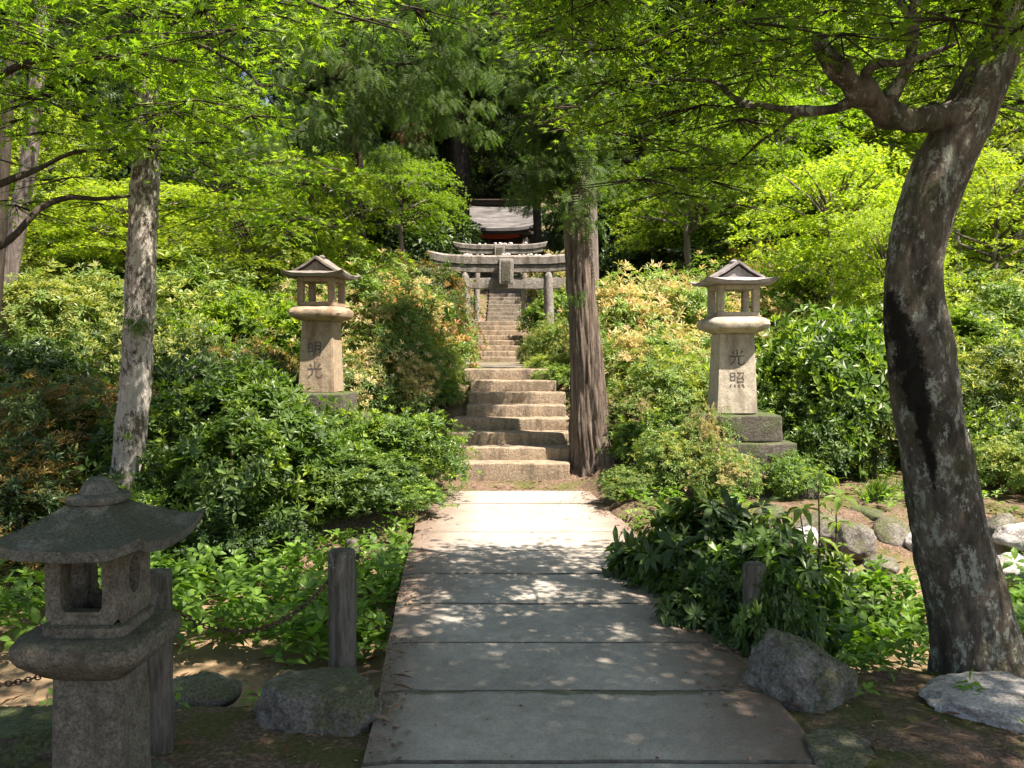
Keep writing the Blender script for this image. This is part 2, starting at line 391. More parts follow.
def whorls(cl, centers, axes, n, size, tmpl, rng, spread=65, flags=None, jitter=.25):
    """rosettes of leaves round a shoot tip; flags 1 = new growth (more upright, other material slot)"""
    m = len(centers)
    if m == 0: return
    a = norm(axes); t = np.where(np.abs(a[:, 2:3]) > .9, np.array([[1., 0, 0]]), np.array([[0, 0, 1.]]))
    b = norm(np.cross(a, t)); c = np.cross(a, b)
    ph0 = rng.random(m) * 2 * PI
    sh = rng.random(m)
    fl = np.zeros(m, int) if flags is None else flags
    for i in range(n):
        ph = ph0 + 2 * PI * i / n + rng.normal(size=m) * .2
        sp = np.radians(np.where(fl == 1, spread * .72, spread) + rng.normal(size=m) * 14)
        d = (np.cos(ph)[:, None] * b + np.sin(ph)[:, None] * c) * np.sin(sp)[:, None] + a * np.cos(sp)[:, None]
        sz = size * (1 + rng.normal(size=m) * jitter * .6).clip(.55, 1.5) * np.where(fl == 1, .85, 1)
        cl.add(leaves(centers + d * .01, d, a + rng.normal(size=(m, 3)) * .15, sz, tmpl, rng, np.clip(sh + rng.normal(size=m) * .2, 0, 1), fl))

# ------------------------------------------------------------------ tubes (trunks, branches)
def smooth_path(pts, radii, step):
    pts = [np.array(p, float) for p in pts]
    out = []; ro = []
    n = len(pts)
    for i in range(n - 1):
        p0 = pts[max(0, i - 1)]; p1 = pts[i]; p2 = pts[i + 1]; p3 = pts[min(n - 1, i + 2)]
        k = max(1, int(np.linalg.norm(p2 - p1) / step))
        for j in range(k):
            t = j / k
            out.append(.5 * ((2 * p1) + (-p0 + p2) * t + (2 * p0 - 5 * p1 + 4 * p2 - p3) * t * t + (-p0 + 3 * p1 - 3 * p2 + p3) * t ** 3))
            ro.append(radii[i] * (1 - t) + radii[i + 1] * t)
    out.append(pts[-1]); ro.append(radii[-1])
    return np.array(out), np.array(ro)
def tube(pts, radii, seg=10, step=.15, namp=0.0, nscale=3.0, ridge=0.0, ridges=9, seed=0, flare=0.0, tip=.5, fine=0.0):
    p, r = smooth_path(pts, radii, step)
    n = len(p)
    tan = norm(np.gradient(p, axis=0)) if n > 2 else norm(np.repeat((p[-1] - p[0])[None], n, 0))
    u = np.cross(tan[0], (0, 1, 0)) if abs(tan[0][1]) < .9 else np.cross(tan[0], (1, 0, 0))
    u = u / np.linalg.norm(u)
    V = []
    for i in range(n):
        u = u - tan[i] * np.dot(u, tan[i]); u = u / np.linalg.norm(u); w = np.cross(tan[i], u)
        for j in range(seg):
            a = 2 * PI * j / seg
            rr = r[i]
            d = np.cos(a) * u + np.sin(a) * w
            if namp:
                q = p[i] + d * r[i]
                rr *= 1 + namp * noise.noise(Vector((q[0] * nscale + seed, q[1] * nscale, q[2] * nscale * .6))) + namp * .4 * noise.noise(Vector((q[0] * nscale * 3.1 + seed, q[1] * nscale * 3.1, q[2] * nscale * 1.5)))
            if fine:
                q = p[i] + d * r[i]
                rr *= 1 + fine * noise.noise(Vector((q[0] * 26 + seed, q[1] * 26, q[2] * 9))) + fine * .6 * noise.noise(Vector((q[0] * 60 + seed, q[1] * 60, q[2] * 22)))
            if ridge:
                wv = noise.noise(Vector((math.cos(a) * ridges * .33, math.sin(a) * ridges * .33, p[i][2] * 1.1 + seed)))
                w2 = noise.noise(Vector((math.cos(a) * ridges * .8, math.sin(a) * ridges * .8, p[i][2] * 2.2 + seed)))
                rr *= 1 + ridge * (1.6 * (abs(wv) - .2) + 1.3 * (abs(w2) - .2))
            if flare and i < n * .3:
                t = 1 - i / (n * .3)
                rr *= 1 + flare * t ** 4 * (1 + .8 * math.sin(a * 5 + seed) + .4 * math.sin(a * 3 + 2))
            V.append(p[i] + d * rr)
    V.append(p[-1] + tan[-1] * r[-1] * tip); V.append(p[0])
    Fq = [(i * seg + j, i * seg + (j + 1) % seg, (i + 1) * seg + (j + 1) % seg, (i + 1) * seg + j) for i in range(n - 1) for j in range(seg)]
    Ft = [((n - 1) * seg + j, (n - 1) * seg + (j + 1) % seg, n * seg) for j in range(seg)] + [((j + 1) % seg, j, n * seg + 1) for j in range(seg)]
    return np.array(V), np.array(Fq), np.array(Ft)
def tubes_mesh(name, tl, mat):
    V = []; Q = []; T = []; o = 0
    for v, q, t in tl:
        V.append(v); Q.append(q + o); T.append(t + o); o += len(v)
    return np_mesh(name, np.concatenate(V), [np.concatenate(Q), np.concatenate(T)], [mat], smooth=True)

# ------------------------------------------------------------------ stones
def rock_mesh(name, sx, sy, sz, seed, mat, sub=4, rough=.28, flat=0.0):
    bm = bmesh.new(); bmesh.ops.create_icosphere(bm, subdivisions=sub, radius=1)
    rs = random.Random(seed)
    planes = [(Vector((rs.gauss(0, 1), rs.gauss(0, 1), rs.gauss(0, .8))).normalized(), rs.uniform(.7, .95)) for _ in range(13)]
    for v in bm.verts:
        d = v.co.normalized(); r = 1.0
        for n_, k in planes:
            c = d.dot(n_)
            if c > .05: r = min(r, k / c)
        r *= 1 + rough * .35 * noise.noise(d * 1.7 + Vector((seed, 0, 0))) + rough * .22 * noise.noise(d * 5 + Vector((seed, 3, 0))) + rough * .13 * noise.noise(d * 12 + Vector((seed, 3, 9))) + rough * .06 * noise.noise(d * 30 + Vector((seed, 7, 9)))
        v.co = d * r
        if flat and v.co.z > flat: v.co.z = flat + (v.co.z - flat) * .15
        v.co.x *= sx; v.co.y *= sy; v.co.z *= sz
    me = bpy.data.meshes.new(name); bm.to_mesh(me); bm.free()
    me.polygons.foreach_set('use_smooth', [True] * len(me.polygons)); me.materials.append(mat)
    return me

def bm_finish(bm, name, mats, angle=38, smooth=True):
    me = bpy.data.meshes.new(name); bmesh.ops.recalc_face_normals(bm, faces=bm.faces); bm.to_mesh(me); bm.free()
    if smooth:
        me.polygons.foreach_set('use_smooth', [True] * len(me.polygons)); me.set_sharp_from_angle(angle=math.radians(angle))
    for m in mats: me.materials.append(m)
    return me
def block(name, x0, x1, y0, y1, z0, z1, mat, bev=.015, cuts=.12, amp=.004, seed=0, taper=1.0, parent=None, nsc=5):
    """a worn stone block: bevelled, subdivided and roughened; taper scales the top"""
    bm = bmesh.new(); bmesh.ops.create_cube(bm, size=1)
    cx, cy, cz = (x0 + x1) / 2, (y0 + y1) / 2, (z0 + z1) / 2
    for v in bm.verts:
        k = taper if v.co.z > 0 else 1
        v.co = Vector((v.co.x * (x1 - x0) * k, v.co.y * (y1 - y0) * k, v.co.z * (z1 - z0)))
    bmesh.ops.bevel(bm, geom=list(bm.edges), offset=bev, segments=3, affect='EDGES', profile=.6)
    for ax, dim in ((0, x1 - x0), (1, y1 - y0), (2, z1 - z0)):
        k = min(24, int(dim / cuts))
        for i in range(1, k):
            c = Vector((0, 0, 0)); c[ax] = -dim / 2 + dim * i / k; n_ = Vector((0, 0, 0)); n_[ax] = 1
            bmesh.ops.bisect_plane(bm, geom=list(bm.verts) + list(bm.edges) + list(bm.faces), plane_co=c, plane_no=n_)
    s = Vector((seed * 3.7, seed * 1.3, seed))
    for v in bm.verts:
        q = v.co + s
        v.co += Vector((noise.noise(q * nsc), noise.noise(q * nsc + Vector((9, 0, 0))), noise.noise(q * nsc + Vector((0, 9, 0))))) * amp * 2
        v.co += Vector((cx, cy, cz))
    me = bm_finish(bm, name, [mat])
    return link(name, me, (), parent)

# =================================================================== SETTING
def nonuni(a, b, n, dense, k):
    t = np.linspace(-1, 1, n); s = np.sinh(t * k) / math.sinh(k)
    return s
gx = np.concatenate([np.linspace(-160, -14, 26)[:-1], np.linspace(-14, -4, 41)[:-1], np.linspace(-4, 5, 131), np.linspace(5, 14, 38)[1:], np.linspace(14, 160, 26)[1:]])
gy = np.concatenate([np.linspace(-60, 1, 14)[:-1], np.linspace(1, 12, 161)[:-1], np.linspace(12, 40, 81)[:-1], np.linspace(40, 300, 50)])
GV = np.array([(x, y, ground(x, y)) for y in gy for x in gx])
nx = len(gx); ny = len(gy)
ii = (np.arange(ny - 1)[:, None] * nx + np.arange(nx - 1)[None]).ravel()
gm = np_mesh('ground', GV, np.stack([ii, ii + 1, ii + nx + 1, ii + nx], 1), [M['soil']], smooth=True)
tag(link('ground', gm), 'brown forest soil with moss and litter', None, None, 'structure')

# concrete bridge path: a row of slabs with open joints
bm = bmesh.new()
js = [1.9, 2.55, 3.21, 3.89, 4.55, 5.25, 5.95, 6.63, 7.32, 8.0, 8.7, 9.5]
rs = random.Random(4)
for a, b in zip(js, js[1:]):
    g = .006; zt = .02 + rs.uniform(-.005, .005); n = 16
    rows = []
    for y in (a + g, a + g + .007, (a + b) / 2, b - g - .007, b - g):
        row = []
        for i in range(n + 1):
            x = edge_l(y) + (edge_r(y) - edge_l(y)) * i / n
            if i in (0, n): x += .02 * noise.noise(Vector((x, y * 4, 0)))
            dz = -.01 if y in (a + g, b - g) else 0
            if i in (0, n): dz -= .012
            yy = y + .006 * noise.noise(Vector((x * 6, y, 2)))
            row.append(bm.verts.new((x, yy, zt + dz + .004 * noise.noise(Vector((x * 2, y * 2, 5))))))
        rows.append(row)
    for q_, (r1, r2) in enumerate(zip(rows, rows[1:])):
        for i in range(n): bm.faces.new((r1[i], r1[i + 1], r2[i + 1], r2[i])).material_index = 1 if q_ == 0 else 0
    bot = [[bm.verts.new((v.co.x, v.co.y, -.17)) for v in (rows[k][0], rows[k][n])] for k in (0, 2, 4)]
    # skirts
    for side, i in ((0, 0), (1, n)):
        top = [rows[k][i] for k in range(5)]; bb = [bm.verts.new((t.co.x, t.co.y, -.18)) for t in top]
        for k in range(4): bm.faces.new((top[k], top[k + 1], bb[k + 1], bb[k]))
    for k in (0, 4):
        bb = [bm.verts.new((v.co.x, v.co.y, -.18)) for v in rows[k]]
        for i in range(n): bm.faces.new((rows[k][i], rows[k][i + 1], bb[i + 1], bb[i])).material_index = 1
bmesh.ops.delete(bm, geom=[v for v in bm.verts if not v.link_faces], context='VERTS')
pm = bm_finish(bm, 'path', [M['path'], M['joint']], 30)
tag(link('path', pm), 'grey concrete slab bridge path', None, None, 'structure')

# =================================================================== STAIRS
def flight(name, label, steps, mat, seed):
    y0 = steps[0][2]; r = empty(name, (0, y0, steps[0][3] - .2)); tag(r, label, 'stone steps', 'flights of steps up to the shrine')
    inv = Vector(r.location)
    for i, (xa, xb, y, z, tread, h) in enumerate(steps):
        o = block('step', xa - inv.x, xb - inv.x, y - inv.y, y - inv.y + tread + .12, z - h - inv.z, z - inv.z, mat, .022, .1, .005, seed + i, 1.0, r, 4)
    return r
def sx_(px, d): return (px - 512) / F * d
low = []
spx = [(455, 570), (455, 572), (446, 574), (452, 570), (466, 566), (468, 566), (470, 556), (464, 552)]
for i in range(8):
    d = 10.3 + .32 * i
    low.append((sx_(spx[i][0], d), sx_(spx[i][1], d), d, .22 + .157 * i, .34, .3 if i == 0 else .2))
flight('stone_staircase', 'lower flight of eight broad sunlit tan concrete steps at the end of the path', low, M['step'], 1)
tag(block('landing_slab', -.85, .55, 12.98, 20.9, 1.0, 1.29, M['step_dark'], .02, .4, .01, 30), 'flat paved landing hidden between the two stair flights', 'paving')
up = []
for i in range(8):
    d = 22.6 + .46 * i
    up.append((sx_(474, d), sx_(523, d), d, 1.42 + .15 * i, .5, .2))
flight('stone_staircase', 'middle flight of narrow grey brown steps beyond the front stone gate', up, M['step'], 20)
up = []
for i in range(16):
    d = 28.2 + .48 * i
    up.append((-.85, .35, d, 2.6 + .155 * i, .5, .2))
flight('stone_staircase', 'dark shaded upper flight of steps climbing to the shrine building', up, M['step_dark'], 40)

# =================================================================== LANTERNS
def square_roof(w, th, H, lift, mat, name='roof', parent=None, knob=0.0, n=24, seed=0, ex=1.35):
    """concave four-sided stone roof with thick upturned eaves"""
    bm = bmesh.new(); top = {}; bot = {}
    for i in range(n + 1):
        for j in range(n + 1):
            u = -1 + 2 * i / n; v = -1 + 2 * j / n; m = max(abs(u), abs(v))
            cor = (abs(u) * abs(v)) ** 3
            z = H * (1 - max(m, knob)) ** ex / (1 - knob) ** ex + lift * cor
            x = u * w / 2; y = v * w / 2
            nn = .006 * noise.noise(Vector((x * 9 + seed, y * 9, 1)))
            top[i, j] = bm.verts.new((x + nn, y + nn, z + th + nn))
            zb = lift * cor + .25 * th * (1 - m)
            bot[i, j] = bm.verts.new((x * .965, y * .965, zb - .0 + nn))
    for i in range(n):
        for j in range(n):
            bm.faces.new((top[i, j], top[i + 1, j], top[i + 1, j + 1], top[i, j + 1]))
            bm.faces.new((bot[i, j + 1], bot[i + 1, j + 1], bot[i + 1, j], bot[i, j]))
    for k in range(n):
        bm.faces.new((bot[k, 0], bot[k + 1, 0], top[k + 1, 0], top[k, 0])); bm.faces.new((top[k, n], top[k + 1, n], bot[k + 1, n], bot[k, n]))
        bm.faces.new((top[0, k], top[0, k + 1], bot[0, k + 1], bot[0, k])); bm.faces.new((bot[n, k], bot[n, k + 1], top[n, k + 1], top[n, k]))
    return link(name, bm_finish(bm, name, [mat], 50), (), parent)

def loft(name, rings, mat, parent=None, exp=4, seg=48, amp=.004, seed=0, angle=40):
    """stack of superellipse rings: (half width, z, squareness)"""
    bm = bmesh.new(); R = []
    for (hw, z, e) in rings:
        ring = []
        for k in range(seg):
            a = 2 * PI * (k + .5) / seg; c, s = math.cos(a), math.sin(a)
            r = (abs(c) ** e + abs(s) ** e) ** (-1 / e)
            q = Vector((c * r * hw, s * r * hw, z))
            q += Vector((c, s, .5)) * amp * 2 * noise.noise(q * 7 + Vector((seed, 0, 0)))
            ring.append(bm.verts.new(q))
        R.append(ring)
    for a, b in zip(R, R[1:]):
        for k in range(seg): bm.faces.new((a[k], a[(k + 1) % seg], b[(k + 1) % seg], b[k]))
    bm.faces.new(R[0][::-1]); bm.faces.new(R[-1])
    return link(name, bm_finish(bm, name, [mat], angle), (), parent)

def firebox_near(parent, w, z0, z1, mat):
    """hollow square box: square windows front and back, round holes at the sides; built as one mesh"""
    bm = bmesh.new(); hw = w / 2; t = .045; H = z1 - z0
    def wall(fr, hole, round_):
        # fr maps (a,b,depth)->xyz ; a in [-hw,hw], b in [z0,z1]
        outer = [(-hw, z0), (hw, z0), (hw, z1), (-hw, z1)]
        K = 32
        oc = []
        for k in range(K):
            a = 2 * PI * k / K + PI / K; c, s = math.cos(a), math.sin(a); m = max(abs(c), abs(s))
            oc.append((c / m * hw, (z0 + z1) / 2 + s / m * H / 2))
        ic = []
        zc = (z0 + z1) / 2 + hole[2]
        for k in range(K):
            a = 2 * PI * k / K + PI / K; c, s = math.cos(a), math.sin(a); m = max(abs(c), abs(s)) if not round_ else 1
            ic.append((c / m * hole[0], zc + s / m * hole[1]))
        vo = [bm.verts.new(fr(a, b, 0)) for a, b in oc]; vi = [bm.verts.new(fr(a, b, 0)) for a, b in ic]; vd = [bm.verts.new(fr(a, b, t)) for a, b in ic]
        vb = [bm.verts.new(fr(a * (1 - t / hw), b, t)) for a, b in oc]
        for k in range(K):
            q = (k + 1) % K
            bm.faces.new((vo[k], vo[q], vi[q], vi[k])); bm.faces.new((vi[k], vi[q], vd[q], vd[k])); bm.faces.new((vd[k], vd[q], vb[q], vb[k]))
    wall(lambda a, b, d: (a, -hw + d, b), (.066, .08, 0), False)
    wall(lambda a, b, d: (a, hw - d, b), (.066, .08, 0), False)
    wall(lambda a, b, d: (hw - d, a, b), (.042, .062, .015), True)
    wall(lambda a, b, d: (-hw + d, a, b), (.042, .062, .015), True)
    bmesh.ops.remove_doubles(bm, verts=bm.verts, dist=.0005)
    bmesh.ops.subdivide_edges(bm, edges=[e for e in bm.edges if e.calc_length() > .03], cuts=1, use_grid_fill=True)
    for v in bm.verts: v.co += Vector((noise.noise(v.co * 30), noise.noise(v.co * 30 + Vector((5, 0, 0))), 0)) * .0022
    return link('firebox', bm_finish(bm, 'firebox', [mat], 35), (), parent)

# --- near lantern, lower left
ln = empty('stone_lantern', (*P(100, 600, 2.8)[:2], 0), math.radians(-1))
ln.location.z = 0.0
tag(ln, 'low squat mossy stone lantern in shade in front, with a wide sagging roof', 'stone lantern')
st = M['stone_near']
loft('base', [(.2, -.12, 8), (.2, .1, 8), (.17, .14, 8)], st, ln, seed=3)
loft('column', [(.125, .13, 7), (.122, .2, 7), (.118, .4, 7), (.115, .57, 7)], st, ln, seed=1, amp=.003)
loft('tray', [(.115, .54, 6), (.14, .555, 6), (.2, .61, 7), (.212, .63, 7), (.21, .668, 7), (.195, .682, 7), (.1, .69, 6)], st, ln, seed=2, amp=.006)
loft('firebox_base', [(.135, .685, 8), (.135, .715, 8), (.125, .722, 8)], st, ln, seed=5)
firebox_near(ln, .235, .72, .965, st)
r = square_roof(.52, .035, .125, .045, M['stone_roof'], 'roof', ln, .18, 28, 2, 1.25); r.location = (0, 0, .955)
k = loft('knob', [(.085, 1.1, 3), (.09, 1.112, 3), (.088, 1.122, 3), (.055, 1.13, 3), (.05, 1.145, 3), (.04, 1.165, 2.4), (.02, 1.178, 2), (.004, 1.181, 2)], M['stone_roof'], ln, seed=7)

# --- brush characters, built from tapered strokes carved in dark relief
G = {
    'ming': [[(.12, .82), (.12, .3)], [(.12, .82), (.38, .84), (.38, .32)], [(.14, .58), (.36, .6)], [(.13, .33), (.38, .35)],
             [(.56, .92), (.56, .45), (.44, .06)], [(.56, .92), (.88, .94), (.88, .12), (.78, .1)], [(.58, .7), (.86, .72)], [(.57, .48), (.86, .5)]],
    'guang': [[(.5, .98), (.5, .58)], [(.2, .88), (.3, .7)], [(.82, .9), (.7, .7)], [(.06, .56), (.94, .6)], [(.38, .56), (.34, .28), (.08, .04)], [(.6, .56), (.6, .14), (.72, .06), (.92, .08), (.94, .24)]],
    'zhao': [[(.1, .92), (.1, .45)], [(.1, .92), (.36, .94), (.36, .46)], [(.12, .7), (.34, .72)], [(.11, .48), (.36, .5)],
             [(.5, .92), (.9, .94), (.84, .7), (.76, .68)], [(.68, .92), (.62, .76), (.46, .64)], [(.52, .6), (.52, .36)], [(.52, .6), (.88, .61), (.86, .36)], [(.52, .38), (.86, .4)],
             [(.14, .24), (.08, .06)], [(.36, .24), (.38, .08)], [(.6, .24), (.66, .08)], [(.82, .26), (.94, .06)]],
}
def inscription(parent, glyphs, yf, slope):
    bm = bmesh.new()
    for (g, cx, zc, size) in glyphs:
        for s in G[g]:
            pts = [Vector((cx + (a - .5) * size, 0, zc + (b - .5) * size)) for a, b in s]
            P2 = []
            for a, b in zip(pts, pts[1:]):
                for i in range(4): P2.append(a.lerp(b, i / 4))
            P2.append(pts[-1]); n = len(P2); Ls = []; Rs = []
            for i, p in enumerate(P2):
                d = (P2[min(n - 1, i + 1)] - P2[max(0, i - 1)]).normalized(); nn = Vector((-d.z, 0, d.x))
                w = size * (.052 - .022 * i / n) * (1 + .7 * noise.noise(p * 40))
                yy = yf(p.z)
                Ls.append([bm.verts.new((p.x + nn.x * w, yy - .002, p.z + nn.z * w)), bm.verts.new((p.x + nn.x * w, yy + .006, p.z + nn.z * w))])
                Rs.append([bm.verts.new((p.x - nn.x * w, yy - .002, p.z - nn.z * w)), bm.verts.new((p.x - nn.x * w, yy + .006, p.z - nn.z * w))])
            for i in range(n - 1):
                bm.faces.new((Ls[i][0], Ls[i + 1][0], Rs[i + 1][0], Rs[i][0]))
                bm.faces.new((Ls[i][0], Ls[i][1], Ls[i + 1][1], Ls[i + 1][0])); bm.faces.new((Rs[i][0], Rs[i + 1][0], Rs[i + 1][1], Rs[i][1]))
    return link('inscription', bm_finish(bm, 'inscription', [M['ink']], 30, False), (), parent)

def tall_lantern(label, loc, s, rz, tilt, body, roofm, tiers, glyphs, seed):
    r = empty('stone_lantern', loc, rz); r.rotation_euler.y = tilt; r.scale = (s, s, s)
    tag(r, label, 'stone lantern', 'tall inscribed lanterns beside the steps')
    z = 0.0
    for i, (hw, h) in enumerate(tiers):
        block('plinth', -hw, hw, -hw * .9, hw * .9, z - (.3 if i == 0 else 0), z + h, M['plinth'], .02, .12, .01, seed + i, 1, r); z += h
    # column, tapering upwards
    zc = z; H = .86
    bm = bmesh.new(); bmesh.ops.create_cube(bm, size=1)
    for v in bm.verts:
        k = .222 if v.co.z < 0 else .187
        v.co = Vector((math.copysign(k, v.co.x), math.copysign(k * .92, v.co.y), zc + (H if v.co.z > 0 else 0)))
    bmesh.ops.bevel(bm, geom=list(bm.edges), offset=.012, segments=2, affect='EDGES')
    for i in range(1, 14):
        bmesh.ops.bisect_plane(bm, geom=list(bm.verts) + list(bm.edges) + list(bm.faces), plane_co=(0, 0, zc + H * i / 14), plane_no=(0, 0, 1))
    for v in bm.verts: v.co += Vector((1, 1, 0)) * .003 * noise.noise(v.co * 6 + Vector((seed, 0, 0)))
    c = link('column', bm_finish(bm, 'column', [body]), (), r)
    inscription(c, [(g, x, zc + zz, sz) for g, x, zz, sz in glyphs], lambda zz: -(.222 - .035 * (zz - zc) / H) * .92, 0)
    z = zc + H
    loft('tray', [(.2, z - .005, 8), (.27, z + .02, 6), (.33, z + .05, 5), (.345, z + .09, 5), (.335, z + .13, 5), (.29, z + .16, 6), (.25, z + .17, 8)], body, r, seed=seed)
    z += .172
    fb = empty('firebox', (0, 0, 0)); fb.parent = r
    # firebox: one joined mesh per kind of member
    bpy.data.objects.remove(fb)
    hw = .225
    box = bmesh.new()
    def bx(x0, x1, y0, y1, z0, z1):
        g = bmesh.ops.create_cube(box, size=1)['verts']
        for v in g: v.co = Vector(((x0 + x1) / 2 + v.co.x * (x1 - x0), (y0 + y1) / 2 + v.co.y * (y1 - y0), (z0 + z1) / 2 + v.co.z * (z1 - z0)))
    t = .075
    bx(-hw, hw, -hw, hw, z, z + .05)
    for a in (-1, 1):
        for b in (-1, 1):
            bx(min(a * hw, a * (hw - t)), max(a * hw, a * (hw - t)), min(b * hw, b * (hw - t)), max(b * hw, b * (hw - t)), z + .05, z + .29)
    bx(-hw, hw, -hw, hw, z + .29, z + .34)
    bmesh.ops.bevel(box, geom=list(box.edges), offset=.006, segments=2, affect='EDGES')
    link('firebox', bm_finish(box, 'firebox', [body]), (), r)
    z += .338
    rf = square_roof(.76, .035, .095, .045, roofm, 'roof', r, .0, 24, seed, 1.0); rf.location = (0, 0, z)
    # gable block on top of the hipped eaves
    bm = bmesh.new()
    zb = z + .06; w = .27; dp = .2; hh = .165
    def prism(w, dp, zb, hh, thick):
        pr = []
        for y in (-dp, dp):
            pr.append([bm.verts.new((-w, y, zb)), bm.verts.new((-w * .45, y, zb + hh * .48)), bm.verts.new((0, y, zb + hh)), bm.verts.new((w * .45, y, zb + hh * .48)), bm.verts.new((w, y, zb))])
        for i in range(4): bm.faces.new((pr[0][i], pr[0][i + 1], pr[1][i + 1], pr[1][i]))
        bm.faces.new(pr[0]); bm.faces.new(pr[1][::-1]); bm.faces.new((pr[0][0], pr[1][0], pr[1][4], pr[0][4]))
    prism(w * .84, dp, zb, hh * .84, 0)
    link('gable', bm_finish(bm, 'gable', [roofm], 30, False), (), r)
    bm = bmesh.new()
    for sgn in (-1, 1):
        pts = [(-w * 1.02, zb - .005), (-w * .45, zb + hh * .48), (0, zb + hh)]
        vs = []
        for x, zz in pts:
            x = x * -sgn
            vs.append([bm.verts.new((x, y, zz + dz)) for y in (-dp - .035, dp + .035) for dz in (0, .028)])
        for a, b in zip(vs, vs[1:]):
            bm.faces.new((a[1], a[3], b[3], b[1])); bm.faces.new((a[0], b[0], b[2], a[2])); bm.faces.new((a[0], a[1], b[1], b[0])); bm.faces.new((a[2], b[2], b[3], a[3]))
        bm.faces.new((vs[0][0], vs[0][2], vs[0][3], vs[0][1]))
    link('gable_roof', bm_finish(bm, 'gable_roof', [roofm], 30, False), (), r)
    loft('finial', [(.035, zb + hh + .015, 3), (.04, zb + hh + .035, 3), (.02, zb + hh + .055, 2)], roofm, r, seg=16)
    return r
pr_ = P(731, 488, 9.2)
tall_lantern('tall pale stone lantern on three mossy tiers, right of the big cedar trunk', (pr_[0], 9.2, .1), 1.0, math.radians(1), 0, M['stone_pale'], M['roof_grey'],
             [(.72, .28), (.55, .26), (.43, .28)], [('guang', .0, .6, .175), ('zhao', .0, .36, .175)], 11)
pl_ = P(321, 470, 10.0)
tall_lantern('tall tan stone lantern with a dark roof rising out of the left bushes', (pl_[0], 10.0, .33), .97, math.radians(-7), math.radians(.8), M['stone_tan'], M['roof_dark'],
             [(.66, .27), (.52, .26), (.36, .27)], [('ming', -.02, .52, .19), ('guang', -.01, .27, .2)], 23)

# =================================================================== TORII
def torii(label, loc, span, H, kw, kh, nz, nh, pr, ext, plaque, seed, lift):
    r = empty('torii_gate', loc); tag(r, label, 'torii gate', 'stone torii gates over the steps')
    for s in (-1, 1):
        v, q, t = tube([(s * (span / 2 + .05), 0, -.3), (s * span / 2, 0, H - kh)], [pr * 1.08, pr * .95], 20, .2, .05, 4, seed=seed + s)
        link('pillar', np_mesh('pillar', v, [q, t], [M['torii']], smooth=True), (), r)
        loft('pillar_base', [(pr * 1.6, -.25, 3), (pr * 1.6, .08, 3), (pr * 1.25, .12, 3)], M['torii'], r).location = (s * (span / 2 + .04), 0, 0)
    # curved lintel
    for nm, hw0, hgt, z0, dep, lf in (('lintel', kw / 2, kh * .56, H - kh * .5, pr * 1.25, lift), ('under_lintel', kw / 2 * .93, kh * .5, H - kh, pr * .95, lift * .9)):
        bm = bmesh.new(); n = 36; prev = None
        for i in range(n + 1):
            u = -1 + 2 * i / n; z = z0 + lf * abs(u) ** 4.5; 
            ring = []
            for (yy, zz) in ((-dep, 0), (dep, 0), (dep * 1.08, hgt * .8), (dep * .7, hgt), (-dep * .7, hgt), (-dep * 1.08, hgt * .8)):
                sl = (zz / hgt) * .06 * (1 if u > 0 else -1) * abs(u) ** 8
                q = Vector((u * hw0 + sl, yy, z + zz)); q += Vector((0, 1, 1)) * .012 * noise.noise(q * 3 + Vector((seed, 0, 0)))
                ring.append(bm.verts.new(q))
            if prev:
                for k in range(6): bm.faces.new((prev[k], prev[(k + 1) % 6], ring[(k + 1) % 6], ring[k]))
            else: bm.faces.new(ring[::-1])
            prev = ring
        bm.faces.new(prev)
        link(nm, bm_finish(bm, nm, [M['torii']], 30), (), r)
    block('tie_beam', -span / 2 - ext, span / 2 + ext, -pr * .55, pr * .55, nz, nz + nh, M['torii'], .015, .2, .01, seed, 1, r)
    w, h = plaque
    px = -.02
    block('plaque', px - w / 2, px + w / 2, -pr * 1.25 - .1, -pr * 1.25, nz + nh * .35, nz + nh * .35 + h, M['torii'], .02, .1, .004, seed, 1, r)
    pi = block('plaque_panel', px - w * .3, px + w * .3, -pr * 1.25 - .112, -pr * 1.25 - .095, nz + nh * .35 + h * .1, nz + nh * .35 + h * .9, M['plinth'], .004, .1, .002, seed, 1, r)
    return r
t1 = P(507, 368, 21)
torii('large grey stone torii gate nearest the cedar trunk, with an upturned beam', (t1[0], 21, 1.17), 2.03, 2.72, 3.75, .38, 1.93, .27, .125, .5, (.36, .62), 3, .13)
t2 = P(500.5, 322, 27)
torii('smaller stone torii gate standing behind and above the first, below the shrine', (t2[0], 27, 2.45), 1.45, 2.46, 2.85, .28, 1.86, .17, .095, .3, (.33, .48), 8, .09)
rp = random.Random(9)
pbm = [rock_mesh('pebble', 1, 1, .7, 70 + i, M['pebble'], 2) for i in range(3)]
def lift_at(x, kw, H, lift): return H + lift * (abs(x) / (kw / 2)) ** 4.5 + .02
for i in range(16):
    x = rp.uniform(-1.3, 1.3); o = link('pebble', pbm[i % 3]); s = rp.uniform(.03, .065); o.scale = (s * 1.2, s, s)
    o.location = (t1[0] + x, 21 + rp.uniform(-.06, .06), 1.17 + lift_at(x, 3.75, 2.72, .13) + s * .5)
    tag(o, 'small pale pebble tossed onto the top beam of the large front torii', 'pebble', 'pebbles resting on the front torii beam')
for i in range(13):
    x = rp.uniform(-.8, .8); o = link('pebble', pbm[i % 3]); s = rp.uniform(.03, .06); o.scale = (s * 1.2, s, s)
    o.location = (t2[0] + x, 27 + rp.uniform(-.04, .04), 2.45 + lift_at(x, 2.85, 2.46, .09) + s * .5)
    tag(o, 'small pale pebble tossed onto the top beam of the rear torii', 'pebble', 'pebbles resting on the rear torii beam')

